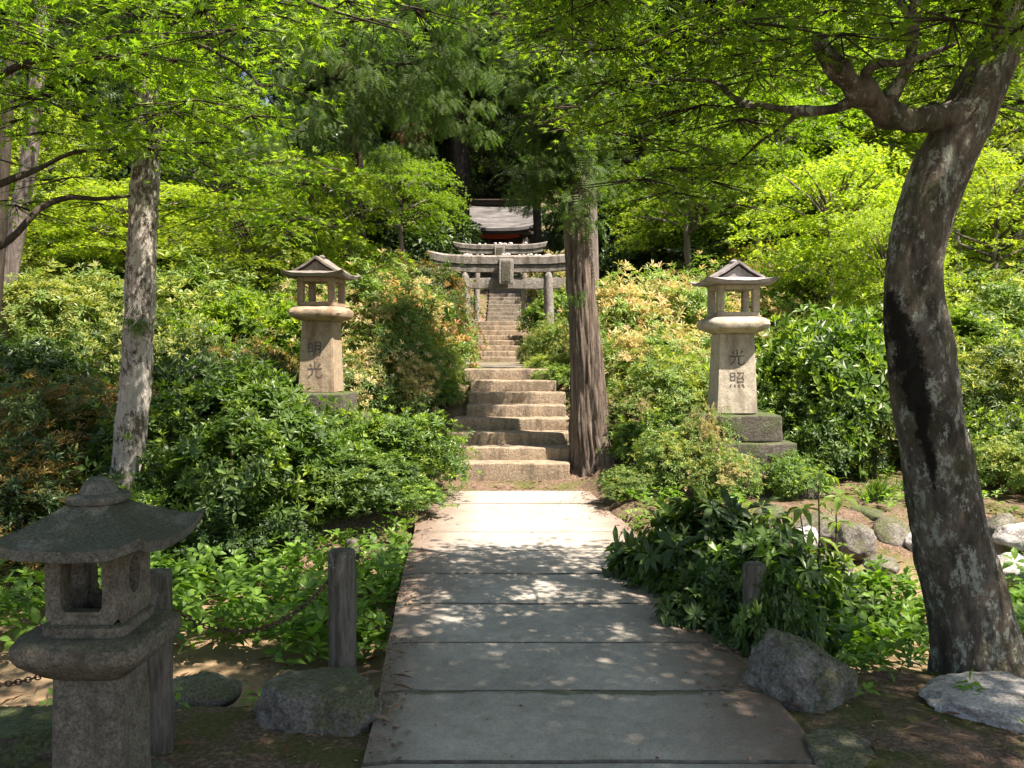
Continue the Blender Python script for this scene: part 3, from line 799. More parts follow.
# =================================================================== SHRINE
sh = empty('shrine_building', (P(499, 260, 39)[0], 39, 5.5)); tag(sh, 'small dark wooden shrine with silvery roof and red beam atop the steps', 'shrine')
block('stone_base', -1.9, 1.9, -.4, 3.2, -.6, .25, M['step_dark'], .03, .3, .02, 2, 1, sh)
block('wall', -1.15, 1.15, .5, 2.7, .25, 1.55, M['dark_wood'], .01, 3, 0, 0, 1, sh)
for s in (-1.25, -.45, .45, 1.25): block('pillar', s - .07, s + .07, .1, .24, .25, 1.35, M['dark_wood'], .01, 3, 0, 0, 1, sh)
d_ = block('door', -.38, .38, .44, .497, .3, 1.2, M['dark_wood'], .01, 3, 0, 0, 1, sh)
for k_ in range(5): block('lattice_bar', -.3 + k_ * .15 - .015, -.3 + k_ * .15 + .015, .41, .437, .34, 1.16, M['dark_wood'], .003, 3, 0, 0, 1, d_)
block('railing', -1.5, -.6, -.12, -.06, .62, .7, M['dark_wood'], .01, 3, 0, 0, 1, sh); block('railing', .6, 1.5, -.12, -.06, .62, .7, M['dark_wood'], .01, 3, 0, 0, 1, sh)
# red bowed beam
bm = bmesh.new(); prev = None
for i in range(25):
    u = -1 + i / 12; z = 1.17 + .1 * abs(u) ** 2.2
    ring = [bm.verts.new((u * 1.05 - .12, y, z + dz)) for y, dz in ((-.02, 0), (.09, 0), (.09, .2), (-.02, .2))]
    if prev:
        for k_ in range(4): bm.faces.new((prev[k_], prev[(k_ + 1) % 4], ring[(k_ + 1) % 4], ring[k_]))
    else: bm.faces.new(ring[::-1])
    prev = ring
bm.faces.new(prev); link('red_beam', bm_finish(bm, 'red_beam', [M['red_wood']], 30), (), sh)
# roof: curved front and rear slopes
def shrine_roof():
    bm = bmesh.new(); n = 14; R = []
    prof = [(-.75, 1.42), (-.3, 1.66), (.2, 1.98), (.75, 2.42), (1.1, 2.78)]
    prof2 = prof + [(2 * 1.1 - y, z) for y, z in prof[-2::-1]]
    for x in np.linspace(-1.55, 1.55, n):
        up = .09 * (abs(x) / 1.55) ** 3
        R.append([[bm.verts.new((x, y, z + up * (1.2 - abs(y - 1.1) * -.3) + dz)) for y, z in prof2] for dz in (0, .13)])
    for a, b in zip(R, R[1:]):
        for k_ in range(len(prof2) - 1):
            bm.faces.new((a[1][k_], b[1][k_], b[1][k_ + 1], a[1][k_ + 1])); bm.faces.new((a[0][k_], a[0][k_ + 1], b[0][k_ + 1], b[0][k_]))
        for e in (0, len(prof2) - 1): bm.faces.new((a[0][e], b[0][e], b[1][e], a[1][e]))
    for e in (0, n - 1):
        for k_ in range(len(prof2) - 1): bm.faces.new((R[e][0][k_], R[e][1][k_], R[e][1][k_ + 1], R[e][0][k_ + 1]))
    return link('roof', bm_finish(bm, 'roof', [M['roof_board']], 50), (), sh)
rf = shrine_roof()
block('ridge', -1.62, 1.62, .92, 1.28, 2.88, 3.06, M['dark_wood'], .02, 3, 0, 0, 1, rf); block('ridge_cap', -1.7, 1.7, .86, 1.34, 3.065, 3.12, M['dark_wood'], .01, 3, 0, 0, 1, rf)
block('eave_beam', -1.55, 1.55, -.66, -.52, 1.3, 1.415, M['dark_wood'], .01, 3, 0, 0, 1, sh); block('purlin', -1.45, 1.45, .05, .2, 1.4, 1.54, M['dark_wood'], .01, 3, 0, 0, 1, sh)

# =================================================================== POSTS, CHAINS, ROCKS
def post(label, px, d, ztop, r, lean=(0, 0), zb=-.5, seed=0):
    x = P(px, 500, d)[0]
    v, q, t = tube([(0, 0, zb), (lean[0] * .5, lean[1] * .5, ztop * .5), (lean[0], lean[1], ztop - .012), (lean[0], lean[1], ztop)], [r * 1.03, r, r * .97, r * .86], 24, .03, .1, 9, seed=seed, tip=.02, fine=.04)
    o = link('wooden_post', np_mesh('wooden_post', v, [q, t], [M['post']], smooth=False)); o.location = (x, d, 0)
    o.data.polygons.foreach_set('use_smooth', [True] * len(o.data.polygons)); o.data.set_sharp_from_angle(angle=.9)
    tag(o, label, 'post', 'round wooden posts at the bridge'); return o
post('round grey wooden post standing on the left edge of the path above the boulder', 341.5, 4.05, .64, .066, (0, 0), seed=1)
post('round weathered post right behind the low front lantern', 153, 3.35, .72, .062, (.01, 0), seed=2)
post('short post nearly swallowed by leaves on the right edge of the path', 755, 4.5, .46, .062, (0, 0), seed=3)
post('small dark post top showing in the shade beyond the left path post', 352, 6.9, .05, .055, (0, 0), -.9, seed=4)
def chain(label, a, b, sag, lw=.011, n_=None):
    a = Vector(a); b = Vector(b); pts = []; K = 60
    for i in range(K + 1):
        t = i / K; p = a.lerp(b, t); p.z -= sag * 4 * t * (1 - t); pts.append(p)
    length = sum((q - p).length for p, q in zip(pts, pts[1:])); n = int(length / (lw * 2.3)); cum = [0]
    for p, q in zip(pts, pts[1:]): cum.append(cum[-1] + (q - p).length)
    def at(s):
        for i in range(K):
            if cum[i + 1] >= s: return pts[i].lerp(pts[i + 1], (s - cum[i]) / max(1e-6, cum[i + 1] - cum[i])), (pts[i + 1] - pts[i]).normalized()
        return pts[-1], (pts[-1] - pts[-2]).normalized()
    tl = []
    for k in range(n):
        c, d = at((k + .5) * length / n); s = d.cross(Vector((0, 0, 1))).normalized(); u = s.cross(d)
        w = s if k % 2 else u
        ring = []
        for j in range(9):
            an = 2 * PI * j / 8; ring.append(c + d * math.cos(an) * lw * 1.6 + w * math.sin(an) * lw)
        tl.append(tube([tuple(x) for x in ring], [lw * .3] * 9, 5, 1))
    o = link('chain', tubes_mesh('chain', tl, M['iron'])); tag(o, label, 'chain', 'rusty chains between the posts'); return o
xa = P(153, 500, 3.35)[0]; xb = P(341.5, 500, 4.05)[0]
chain('rusty chain sagging between the lantern post and the path post on the left', (xa + .05, 3.35, .58), (xb - .055, 4.05, .5), .17)
chain('rusty chain hanging low at the picture left, running away from the lantern post', (xa - .05, 3.35, .52), (-2.9, 3.7, .3), .22)

def rock(label, px, py, d, sx, sy, sz, seed, mat='boulder', z=None, rz=0, cat='rock', name='rock', group=None, flat=0, sub=4, rough=.3):
    p = P(px, py, d)
    o = link(name, rock_mesh(name, sx, sy, sz, seed, M[mat], sub, rough, flat)); o.location = (p[0], d, p[2] if z is None else z); o.rotation_euler = (0, 0, rz)
    tag(o, label, cat, group); return o
rock('rounded grey boulder at the left foot of the path, below the wooden post', 320, 750, 3.68, .31, .25, .27, 3, z=-.03, rough=.5, cat='boulder', name='boulder', flat=.62, sub=5)
rock('tall mossy boulder at the right edge of the path beneath the leafy shrub', 798, 705, 3.95, .25, .24, .32, 8, z=-.03, rough=.5, cat='boulder', name='boulder', sub=5)
rock('flat stone slab sunk into the ground at the bottom right of the path', 845, 764, 3.3, .19, .2, .05, 12, z=.01, flat=.4)
rock('large pale cracked rock at the foot of the leaning tree', 1005, 725, 3.75, .36, .3, .13, 15, 'rock_pale', z=.0, flat=.5, sub=5)
rock('long low stone beside the lantern at the lower left edge', 5, 745, 3.3, .34, .22, .2, 18, 'plinth', z=.02, rz=.5, flat=.5)
rock('small grey stone lying in the streambed behind the left boulder', 200, 722, 3.95, .2, .16, .1, 22, 'boulder', z=-.02)
# stone edging on the right bank
wall = [(822, 530, 7.5, .26, .2, .17, 'boulder', 'dark angular rock at the left end of the right bank rocks'), (806, 540, 7.25, .13, .12, .12, 'rock_pale', 'small white rock left of the mossy bank rocks'),
        (851, 540, 7.3, .22, .2, .17, 'boulder', 'rounded grey rock in the middle of the right bank rocks'), (880, 566, 6.95, .15, .15, .09, 'boulder', 'low grey rock in front of the bank rocks'),
        (889, 535, 7.6, .23, .2, .16, 'boulder', 'mossy rock just left of the leaning trunk on the bank'), (918, 545, 7.4, .13, .14, .12, 'rock_pale', 'pale rock partly hidden by the left side of the leaning trunk'),
        (1000, 535, 7.0, .18, .2, .2, 'boulder', 'rock just right of the leaning trunk on the bank'), (1022, 537, 6.6, .17, .22, .13, 'rock_pale', 'flat grey rock lying on top of the bank rocks at the right edge'),
        (1012, 568, 6.5, .2, .2, .12, 'rock_pale', 'pale flat rock low at the right edge below the other bank rocks'), (768, 515, 7.9, .2, .15, .1, 'plinth', 'long low stone at the top of the bank near the shrub'),
        (868, 516, 7.95, .25, .18, .09, 'plinth', 'dark flat stone behind the bank rocks'), (960, 548, 7.2, .2, .2, .16, 'boulder', 'rock wholly behind the leaning trunk foot'),
        (838, 566, 7.0, .12, .12, .09, 'boulder', 'small rock low between the white rock and the grey rock')]
for i, (px, py, d, a, b, c, m_, lb) in enumerate(wall): rock(lb, px, py, d, a, b, c, 30 + i * 3, m_, rz=i * 1.1, group='rocks along the right bank')
# pale root on the moss by the rock
v, q, t = tube([P(948, 728, 3.75), P(965, 735, 3.68), P(985, 745, 3.62), P(1020, 765, 3.5)], [.018, .026, .02, .008], 10, .04, .25, 12)
o = link('surface_root', np_mesh('surface_root', v + np.array((0, 0, .02)), [q, t], [M['rock_pale']], smooth=True)); tag(o, 'thin pale root lying on the moss beside the pale cracked rock', 'root')

# =================================================================== BUSHES
rng = np.random.default_rng(12)
def bush_mesh(name, seed, n_wh, nleaf, size, tmpl, pnew, lob=11, spread=65, inner=.35, flop=0.0):
    """unit shrub: about radius 1, height 1.3, leaf rosettes on the skin of overlapping lobes"""
    rg = np.random.default_rng(seed); lobes = []
    for i in range(lob):
        a = rg.random() * 2 * PI; rr = .78 * math.sqrt(rg.random()); z = .18 + rg.random() * .85 * (1 - rr * .75)
        lobes.append((math.cos(a) * rr, math.sin(a) * rr, z, .2 + .27 * rg.random() ** 1.3))
    lobes.append((0, 0, .5, .55))
    lb = np.array(lobes); w = lb[:, 3] ** 2; w /= w.sum()
    idx = rg.choice(len(lb), n_wh * 3, p=w); d = rdirs(rg, n_wh * 3); d[:, 2] = np.where(d[:, 2] < -.5, -d[:, 2], d[:, 2])
    rad = lb[idx, 3] * (1 - inner * rg.random(n_wh * 3) ** 1.8) + .3 * rg.random(n_wh * 3) ** 5
    pos = lb[idx, :3] + d * rad[:, None]
    # drop points buried deep in other lobes or under ground
    dist = np.linalg.norm(pos[:, None] - lb[None, :, :3], axis=2) / lb[None, :, 3]
    deep = (dist < .72).any(1)
    keep = (~deep | (rg.random(len(pos)) < .12)) & (pos[:, 2] > .04)
    # uneven clumps: thin out by noise
    nz = np.array([noise.noise(Vector(tuple(p * 4 + seed))) for p in pos]); keep &= rg.random(len(pos)) < np.clip(.62 + nz * 1.9, .04, 1)
    pos = pos[keep][:n_wh]; d = d[keep][:n_wh]
    ax = norm(d * .8 + np.array((0, 0, .75 - flop)) + rg.normal(size=d.shape) * .38)
    nz2 = np.array([noise.noise(Vector(tuple(p * 2.2 + seed + 5))) for p in pos])
    fl = ((rg.random(len(pos)) < pnew * np.clip(1 + nz2 * 2.4, 0, 2) * np.clip(.3 + ax[:, 2], 0, 1.2)) & (np.linalg.norm(pos - lb[-1, :3], axis=1) > .3)).astype(int)
    cl = Cloud(); whorls(cl, pos, ax, nleaf, size, tmpl, rg, spread, fl)
    me = cl.mesh(name, [M['glossy'], M['glossy_new']])
    st = []
    for i in range(9):
        l = lb[rg.integers(len(lb))]; b = np.array((l[0] * .25 + rg.normal() * .05, l[1] * .25 + rg.normal() * .05, -.15))
        st.append(tube([b, b * .4 + l[:3] * .6 * np.array((1, 1, .8)), l[:3] + np.array((0, 0, l[3] * .5))], [.028, .018, .006], 6, .2, .2, 6))
    sm = tubes_mesh(name + '_stem', st, M['bark_shrub'])
    return me, sm
BV = {
    'azalea': [bush_mesh('azalea_foliage', 1, 2500, 7, .082, t_lance(.34, .15), .2, 17), bush_mesh('azalea_foliage', 2, 2500, 7, .082, t_lance(.34, .15), .26, 17)],
    'pieris': [bush_mesh('pieris_foliage', 3, 3000, 8, .075, t_lance(.26, .2), .5, 20, 70), bush_mesh('pieris_foliage', 4, 3000, 8, .075, t_lance(.26, .2), .38, 20, 70)],
    'small': [bush_mesh('shrub_foliage', 5, 3200, 6, .085, t_simple(.42), .35, 20)],
    'bigleaf': [bush_mesh('bigleaf_foliage', 6, 640, 8, .21, t_lance(.42, .2), .15, 15, 82, .5, 0)],
}
def bush(label, px, ptop, d, rad, kind='azalea', mats=('glossy', 'glossy_new'), var=0, rz=None, name='evergreen_shrub', group=None, zsc=None, ry=1.0, base=None):
    top = P(px, ptop, d); z0 = ground(top[0], d) if base is None else base
    h = max(.3, top[2] - z0)
    r = empty(name, (top[0], d, z0)); tag(r, label, 'shrub', group)
    fm, sm = BV[kind][var % len(BV[kind])]
    f = link('foliage', fm, (), r); s = link('stem', sm, (), r)
    f.rotation_euler.z = s.rotation_euler.z = (px * .7 + d) if rz is None else rz
    rad *= 1.18
    f.scale = s.scale = (rad, rad * ry, h / 1.25)
    for i, k in enumerate(mats):
        f.material_slots[i].link = 'OBJECT'; f.material_slots[i].material = M[k]
    return r
GP = 'pieris shrubs with young coloured leaves'; GE = 'dark green evergreen shrubs'
# left front mass
bush('big glossy green shrub left of the tan lantern foot, nearest the white barked tree', 228, 366, 7.9, .95, var=0, group=GE)
bush('glossy shrub with a pointed top against the foot of the tan lantern', 262, 362, 8.3, .48, var=1, rz=2, group=GE)
bush('glossy shrub with lime tips filling the gap between tan lantern and bottom steps', 384, 405, 8.9, .66, mats=('glossy', 'glossy_new'), var=1, rz=4.4, group=GE)
bush('dark shaded shrub low beside the left path edge behind the path post', 345, 445, 8.2, .62, mats=('glossy', 'glossy_new'), var=0, rz=1.2, group=GE)
bush('yellow tipped low shrub leaning over the left end of the bottom step', 424, 438, 9.6, .3, mats=('pieris', 'glossy_new'), var=0, rz=3, group=GE)
bush('small lime shrub touching the left corner where path meets steps', 398, 420, 9.9, .38, mats=('pieris', 'yellow_new'), var=1, rz=1, group=GE)
bush('dark green shrub in shade directly behind the low front lantern', 172, 440, 7.4, .62, mats=('glossy', 'glossy_new'), var=1, rz=.3, group=GE)
bush('bronze tinged shrub filling the left edge above the low lantern', 25, 440, 7.2, .8, 'pieris', ('dark_leaf', 'bronze_new'), 1, group=GE)
bush('dim olive shrub at the left edge with few pink shoots', 60, 365, 8.6, .95, 'pieris', ('olive', 'bronze_new'), 0, group=GE)
bush('deep green shrub right of the white barked trunk in shade', 190, 345, 9.6, .85, 'small', ('dark_leaf', 'olive'), 0, group=GE)
bush('brownish olive shrub left of the tan lantern column', 262, 330, 10.8, .8, 'pieris', ('olive', 'bronze_new'), 1, group=GE)
bush('dark green shrub at far left edge behind the bronze one', -10, 330, 10.5, 1.0, 'small', ('dark_leaf', 'olive'), 0, group=GE)
# pinkish pieris left of the steps
bush('orange pink flushed shrub beside the middle steps, left of the stair', 403, 278, 13.6, .98, 'pieris', ('pieris', 'pink_new'), 0, 1.7, group=GP)
bush('orange pink shrub just right of the tan lantern roof', 378, 262, 13.2, 1.15, 'pieris', ('pieris', 'peach_new'), 1, 2.2, group=GP)
bush('green shrub with few peach tips between tan lantern column and the steps', 375, 330, 11.4, .78, 'pieris', ('olive', 'peach_new'), 1, 4, group=GP)
bush('light green shrub hugging the left side of the middle steps', 420, 335, 12.2, .5, 'pieris', ('pieris', 'yellow_new'), 0, 1, group=GP)
bush('peach tipped shrub below the left end of the front torii', 412, 285, 16.5, .95, 'pieris', ('pieris', 'peach_new'), 1, .5, group=GP)
bush('yellow green shrub high left of the rear torii', 395, 250, 20, 1.4, 'pieris', ('olive', 'bronze_new'), 0, group=GP)
# left hillside
bush('yellow green shrub right behind the white barked trunk', 190, 255, 14.2, 1.3, 'pieris', ('pieris', 'yellow_new'), 1, group=GP)
bush('sunlit yellow green shrub left of the white barked trunk', 90, 262, 14, 1.35, 'pieris', ('pieris', 'yellow_new'), 0, group=GP)
bush('fresh green leafy shrub left of the tan lantern roof', 238, 285, 13, .95, 'small', ('maple_mid', 'maple_lime'), 0, group=GP)
bush('pale sunlit shrub at the left edge among grey trunks', 20, 270, 16, 1.4, 'small', ('olive', 'glossy_new'), 0, group=GP)
bush('green shrub with peach tips behind the tan lantern', 300, 262, 14.5, 1.15, 'pieris', ('pieris', 'peach_new'), 1, 3, group=GP)
bush('shaded green shrub midway left behind the sunlit yellow ones', 145, 300, 11.8, .9, 'pieris', ('olive', 'yellow_new'), 1, 3, group=GP)
# between the torii and cedar
bush('yellow and peach shrub between the front torii and the cedar trunk', 558, 316, 17.2, .5, 'pieris', ('pieris', 'yellow_new'), 0, 2, group=GP)
bush('small yellow shrub at the foot of the right torii pillar', 540, 325, 18.6, .42, 'pieris', ('pieris', 'yellow_new'), 1, 5, group=GP)
bush('dark green shrub growing right of the stairs inside the torii', 555, 288, 24, .7, 'small', ('glossy', 'glossy_new'), 0, 5, group=GE)
bush('dark green shrub left of the stairs inside the torii', 434, 262, 26, 1.0, 'small', ('dark_leaf', 'olive'), 0, 1, group=GE)
bush('pink flushed shrub above the right end of the rear torii', 562, 250, 27, 1.0, 'pieris', ('olive', 'peach_new'), 0, 1, group=GP)
# right of the cedar
bush('large pale green and peach shrub immediately right of the cedar trunk', 652, 262, 13.4, 1.2, 'pieris', ('pieris', 'peach_new'), 0, 1.1, group=GP)
bush('broad peach tipped shrub behind the pale lantern roof', 705, 262, 14.5, 1.2, 'pieris', ('pieris', 'peach_new'), 1, 3.3, group=GP)
bush('light green shrub left of the pale lantern column', 668, 340, 11.3, .85, 'pieris', ('pieris', 'yellow_new'), 1, 5, group=GP)
bush('grey green shrub right of the cedar foot', 632, 385, 10.9, .55, 'pieris', ('pieris', 'peach_new'), 0, 2, group=GP)
bush('yellow tipped shrub covering the left of the mossy lantern tiers', 688, 418, 8.9, .5, 'pieris', ('pieris', 'yellow_new'), 1, .7, group=GP)
bush('dark full shrub right of the pale lantern column', 815, 300, 10.4, .98, 'small', ('glossy', 'glossy_new'), 0, 2.2, group=GE)
bush('olive shrub right of the dark full one, left of the leaning trunk', 868, 335, 9.9, .68, 'small', ('olive', 'yellow_new'), 0, 4, group=GE)
bush('dark shrub spreading low right of the lantern tiers', 800, 385, 9.5, .6, 'azalea', ('glossy', 'glossy_new'), 0, 4, group=GE)
bush('yellow green shrub on the slope behind the dark full one', 870, 300, 13.2, 1.2, 'pieris', ('pieris', 'yellow_new'), 0, 3, group=GP)
bush('shaded shrub right of the leaning trunk', 995, 330, 10.6, .95, 'pieris', ('olive', 'yellow_new'), 1, 3, group=GE)
bush('sunlit green shrub at the right edge on the upper slope', 1010, 262, 13.8, 1.35, 'pieris', ('pieris', 'yellow_new'), 0, 6, group=GP)
bush('low yellow leaved shrub at the right edge above the bank', 1035, 425, 8.6, .5, 'pieris', ('pieris', 'yellow_new'), 1, 6, group=GP)
bush('mid green shrub behind the upper leaning trunk', 940, 300, 12.6, 1.1, 'small', ('olive', 'glossy_new'), 0, 1, group=GE)
bush('dark blue green shrub between the cedar trunk and the far maples', 648, 232, 23, 1.1, 'small', ('dark_leaf', 'olive'), 0, 1, group=GE)
bush('peach and olive shrub high on the slope above the pale lantern', 745, 240, 19, 1.6, 'pieris', ('olive', 'bronze_new'), 1, 1, group=GP)
# path side right
bush('small lime shrub at the right edge of the path near the cedar foot', 625, 478, 8.6, .24, 'azalea', ('pieris', 'yellow_new'), 0, 1, group=GP, ry=1)
GR = 'drooping large leaved shrubs right of the path'
bush('large leaved drooping dark shrub overhanging the right edge of the path', 693, 488, 5.7, .47, 'bigleaf', ('rhodo', 'glossy'), 0, 0, name='drooping_shrub', group=GR)
bush('large leaved dark shrub around the half hidden right post', 775, 520, 5.1, .42, 'bigleaf', ('rhodo', 'glossy'), 0, 2, name='drooping_shrub', group=GR)
bush('large leaved shrub at the right of the drooping ones, nearest the bank rocks', 815, 545, 5.7, .32, 'bigleaf', ('rhodo', 'glossy_new'), 0, 4, name='drooping_shrub', group=GR)
bush('lowest tuft of large drooping leaves beside the right boulder', 725, 610, 4.7, .2, 'bigleaf', ('rhodo', 'glossy'), 0, 5, name='drooping_shrub', group=GR)

bush('shaded shrub low at the left edge behind the streambed plants', 40, 520, 7.6, .6, mats=('dark_leaf', 'glossy'), var=1, rz=5, group=GE)
bush('dark shrub between the low lantern roof and the glossy green mass', 120, 470, 8.1, .7, mats=('dark_leaf', 'glossy'), var=0, rz=4, group=GE)
bush('dark low shrub at the foot of the glossy mass above the streambed plants', 245, 490, 7.25, .5, mats=('dark_leaf', 'glossy'), var=1, rz=2.2, group=GE)
bush('pale green shrub on the far left slope below the lime maples', 75, 235, 19, 1.9, 'pieris', ('pieris', 'yellow_new'), 0, 1, group=GP)
bush('olive shrub on the far left slope behind the white barked tree', 165, 228, 20, 1.9, 'small', ('olive', 'glossy_new'), 0, 1, group=GE)
bush('green shrub under the yellow green maple behind the tan lantern', 290, 245, 19, 1.7, 'small', ('olive', 'glossy_new'), 0, 3, group=GE)
bush('yellow green shrub left of the orange flushed ones, behind the tan lantern', 345, 250, 17, 1.3, 'pieris', ('pieris', 'yellow_new'), 1, 3, group=GP)
bush('dark shrub on the left bank of the stairs under the orange flushed shrub', 436, 372, 12.0, .27, 'small', ('glossy', 'glossy_new'), 0, 3, group=GE)
bush('light shrub squeezed between the stairs top and the cedar trunk', 556, 352, 13.4, .4, 'pieris', ('pieris', 'yellow_new'), 0, 3, group=GP)
bush('low leafy shrub hugging the left of the cedar foot', 556, 405, 12.6, .3, 'pieris', ('pieris', 'glossy_new'), 1, 3, group=GP)
bush('peach and green shrub between the cedar trunk and pale lantern column', 650, 318, 12.2, .85, 'pieris', ('pieris', 'peach_new'), 0, 4.4, group=GP)
bush('dark shrub under the light ones right of the cedar foot', 660, 405, 10.3, .5, 'azalea', ('glossy', 'glossy_new'), 1, 4.4, group=GP)
bush('shaded olive shrub behind the small thin trunk on the right bank', 905, 385, 10.2, .6, 'small', ('olive', 'glossy_new'), 0, 5, group=GE)
bush('shrub below the lime maple right of the leaning trunk on the slope', 960, 275, 15.5, 1.4, 'small', ('olive', 'glossy_new'), 0, 2, group=GE)
bush('olive shrub below the brightest lime maple behind the pale lantern', 800, 262, 16.5, 1.4, 'pieris', ('olive', 'yellow_new'), 0, 2, group=GP)
bush('small shrub at the right edge in front of the upper bank', 1005, 400, 9.4, .5, 'small', ('olive', 'glossy_new'), 0, 2, group=GE)
bush('dark shrub far up the slope right of the cedar, under the maples', 690, 225, 24, 2.0, 'small', ('dark_leaf', 'olive'), 0, 2, group=GE)
bush('dark shrub far up the slope behind the lime maple', 880, 225, 24, 2.4, 'small', ('dark_leaf', 'olive'), 0, 5, group=GE)
bush('peach tipped sprigs in front of the left half of the lowest lantern tier', 722, 448, 8.5, .3, 'pieris', ('pieris', 'peach_new'), 1, 2.7, group=GP)
bush('dark leafy sprigs in front of the right end of the lantern tiers', 790, 452, 8.6, .28, 'azalea', ('glossy', 'glossy_new'), 0, 5.2, group=GE)
bush('big leaved sprig in front of the top of the half hidden right post', 778, 560, 4.45, .16, 'bigleaf', ('rhodo', 'glossy'), 0, 1, name='drooping_shrub', group=GR)
bush('big leaved clump between the half hidden right post and the path edge', 722, 560, 4.9, .26, 'bigleaf', ('rhodo', 'glossy'), 0, 3, name='drooping_shrub', group=GR)
bush('dark shrub hanging over the left edge of the far path in shade', 383, 478, 8.0, .42, mats=('glossy', 'glossy_new'), var=0, rz=2.9, group=GE)
bush('small dark shrub on the bank beside the far left corner of the path', 402, 500, 8.9, .22, mats=('dark_leaf', 'glossy'), var=1, rz=1.9, group=GE)
bush('small glossy shrub hiding the right side of the tan lantern base', 345, 398, 9.3, .3, mats=('glossy', 'glossy_new'), var=1, rz=.9, group=GE)
bush('light shrub in front of the left side of the pale lantern base', 708, 400, 8.85, .27, 'pieris', ('pieris', 'peach_new'), 0, 1.5, group=GP)
# a young shoot with pale drooping leaves
so_ = P(805, 560, 5.6); so_[2] = ground(so_[0], 5.6); ys = empty('young_shoot', tuple(so_)); tag(ys, 'tall thin shoots with pale drooping leaves rising before the lantern tiers', 'plant')
rgs = np.random.default_rng(5); tl_ = []; cc_ = Cloud()
for (px_, py_, d_s) in ((818, 478, 5.5), (800, 512, 5.6), (772, 520, 5.4), (690, 490, 5.7), (836, 500, 5.7)):
    e_ = P(px_, py_, d_s) - so_; b_ = np.array((e_[0] * .5, 0, 0)); m_ = (b_ + e_) / 2 + np.array((.04, 0, .05)); tl_.append(tube([b_, m_, e_], [.009, .007, .004], 6, .1))
    for f_, sz_ in ((1, .15), (.82, .13), (.62, .13)):
        q_ = b_ * (1 - f_) + e_ * f_ + np.array((.02, 0, .03)); whorls(cc_, q_[None], np.array([[.1, 0, 1.]]), 6, sz_, t_lance(.34, .35), rgs, 95)
link('foliage', cc_.mesh('foliage', [M['glossy_new']]), (), ys); link('stem', tubes_mesh('stem', tl_, M['bark_shrub']), (), ys)

# =================================================================== MAPLES
def spray(cl, c, R, nl, size, tmpl, rg, slope=(0, 0, -.15), thick=.12, stalks=None, tiltj=.5):
    """one flat layer of maple leaves set along twigs that fan out from c"""
    ntw = max(5, int(7 + R * 4)); per = max(3, nl // ntw)
    sl = np.array(slope, float)
    P0 = []; D = []
    for k in range(ntw):
        a = rg.random() * 2 * PI; Lk = R * (.45 + .55 * rg.random())
        d = np.array((math.cos(a), math.sin(a), 0)); side = np.array((-d[1], d[0], 0)); bend = rg.normal() * .3
        t = np.sqrt(rg.random(per))
        off = rg.normal(size=per) * .11 * R
        p = c + (t * Lk)[:, None] * d + (bend * t * t * Lk + off)[:, None] * side
        p[:, 2] += (t * Lk) * (d @ np.array((sl[0], sl[1], 0))) + sl[2] * t * t * Lk + rg.normal(size=per) * thick * R
        P0.append(p); ld = d + side * rg.normal(size=per)[:, None] * .9 + np.array((0, 0, -.25)); D.append(ld + rg.normal(size=(per, 3)) * .3)
        if stalks is not None:
            e = c + d * Lk + side * bend * Lk; e[2] += Lk * (d @ np.array((sl[0], sl[1], 0))) + sl[2] * Lk
            m_ = (c + e) / 2 + side * -bend * Lk * .15
            stalks.append(tube([c, m_, e], [.006, .004, .0015], 3, 1))
    pos = np.concatenate(P0); D = np.concatenate(D); n = len(pos)
    up_ = np.array((0, 0, 1.)) + rg.normal(size=(n, 3)) * tiltj
    cl.add(leaves(pos, D, up_, size * (1 + rg.normal(size=n) * .2).clip(.5, 1.5), tmpl, rg))
MT7 = t_maple(7); MT5 = t_maple(5); MT3 = t_maple(3)

def bg_maple_mesh(name, seed, nsp, leafsize, nl, tmpl):
    rg = np.random.default_rng(seed); cl = Cloud(); br = []
    for k in range(nsp):
        a = rg.random() * 2 * PI; z = rg.random(); rr = math.sqrt(rg.random()) * (1 - abs(z - .35) ** 1.6 * .9)
        c = np.array((math.cos(a) * rr, math.sin(a) * rr, .1 + z * 1.0))
        R = .22 + .2 * rg.random()
        spray(cl, c, R, nl, leafsize, tmpl, rg, (c[0] * -.25, c[1] * -.25, -.3), .05, None, .38)
        if k % 4 == 0:
            st_ = np.array((0, 0, max(0, c[2] * .55)))
            br.append(tube([st_, st_ * .5 + c * .5 + np.array((0, 0, .05)), c], [.018, .011, .004], 5, .3, .2, 5))
    return cl.mesh(name, [M['maple_lime']]), tubes_mesh(name + '_branch', br, M['bark_grey'])
BM = [bg_maple_mesh('maple_crown', 21, 130, .05, 120, MT5), bg_maple_mesh('maple_crown', 22, 150, .05, 110, MT5)]
def bg_maple(label, px, ptop, pbot, d, rad, mat, var=0, rz=0, bark='bark_grey', tx=0, name='maple_tree', group='maples on the hillside'):
    top = P(px, ptop, d); bot = P(px, pbot, d); z0 = ground(top[0], d)
    h = top[2] - bot[2]
    r = empty(name, (top[0], d, z0)); tag(r, label, 'tree', group)
    zc = bot[2] - z0
    cm, bmh = BM[var]
    c = link('crown', cm, (), r); c.scale = (rad, rad, h / 1.15); c.location = (0, 0, zc); c.rotation_euler.z = rz
    c.material_slots[0].link = 'OBJECT'; c.material_slots[0].material = M[mat]
    b = link('branches', bmh, (), r); b.scale = c.scale; b.location = c.location; b.rotation_euler.z = rz
    v, q, t = tube([(tx, 0, -.3), (tx * .6 + .08, .05, zc * .5), (tx * .2 - .05, 0, max(zc, .3)), (0, 0, max(zc, .3) + h * .7)], [.045 * rad + .03, .035 * rad + .02, .03 * rad + .015, .01], 10, .25, .2, 3)
    link('trunk', np_mesh('trunk', v, [q, t], [M[bark]], smooth=True), (), r)
    return r
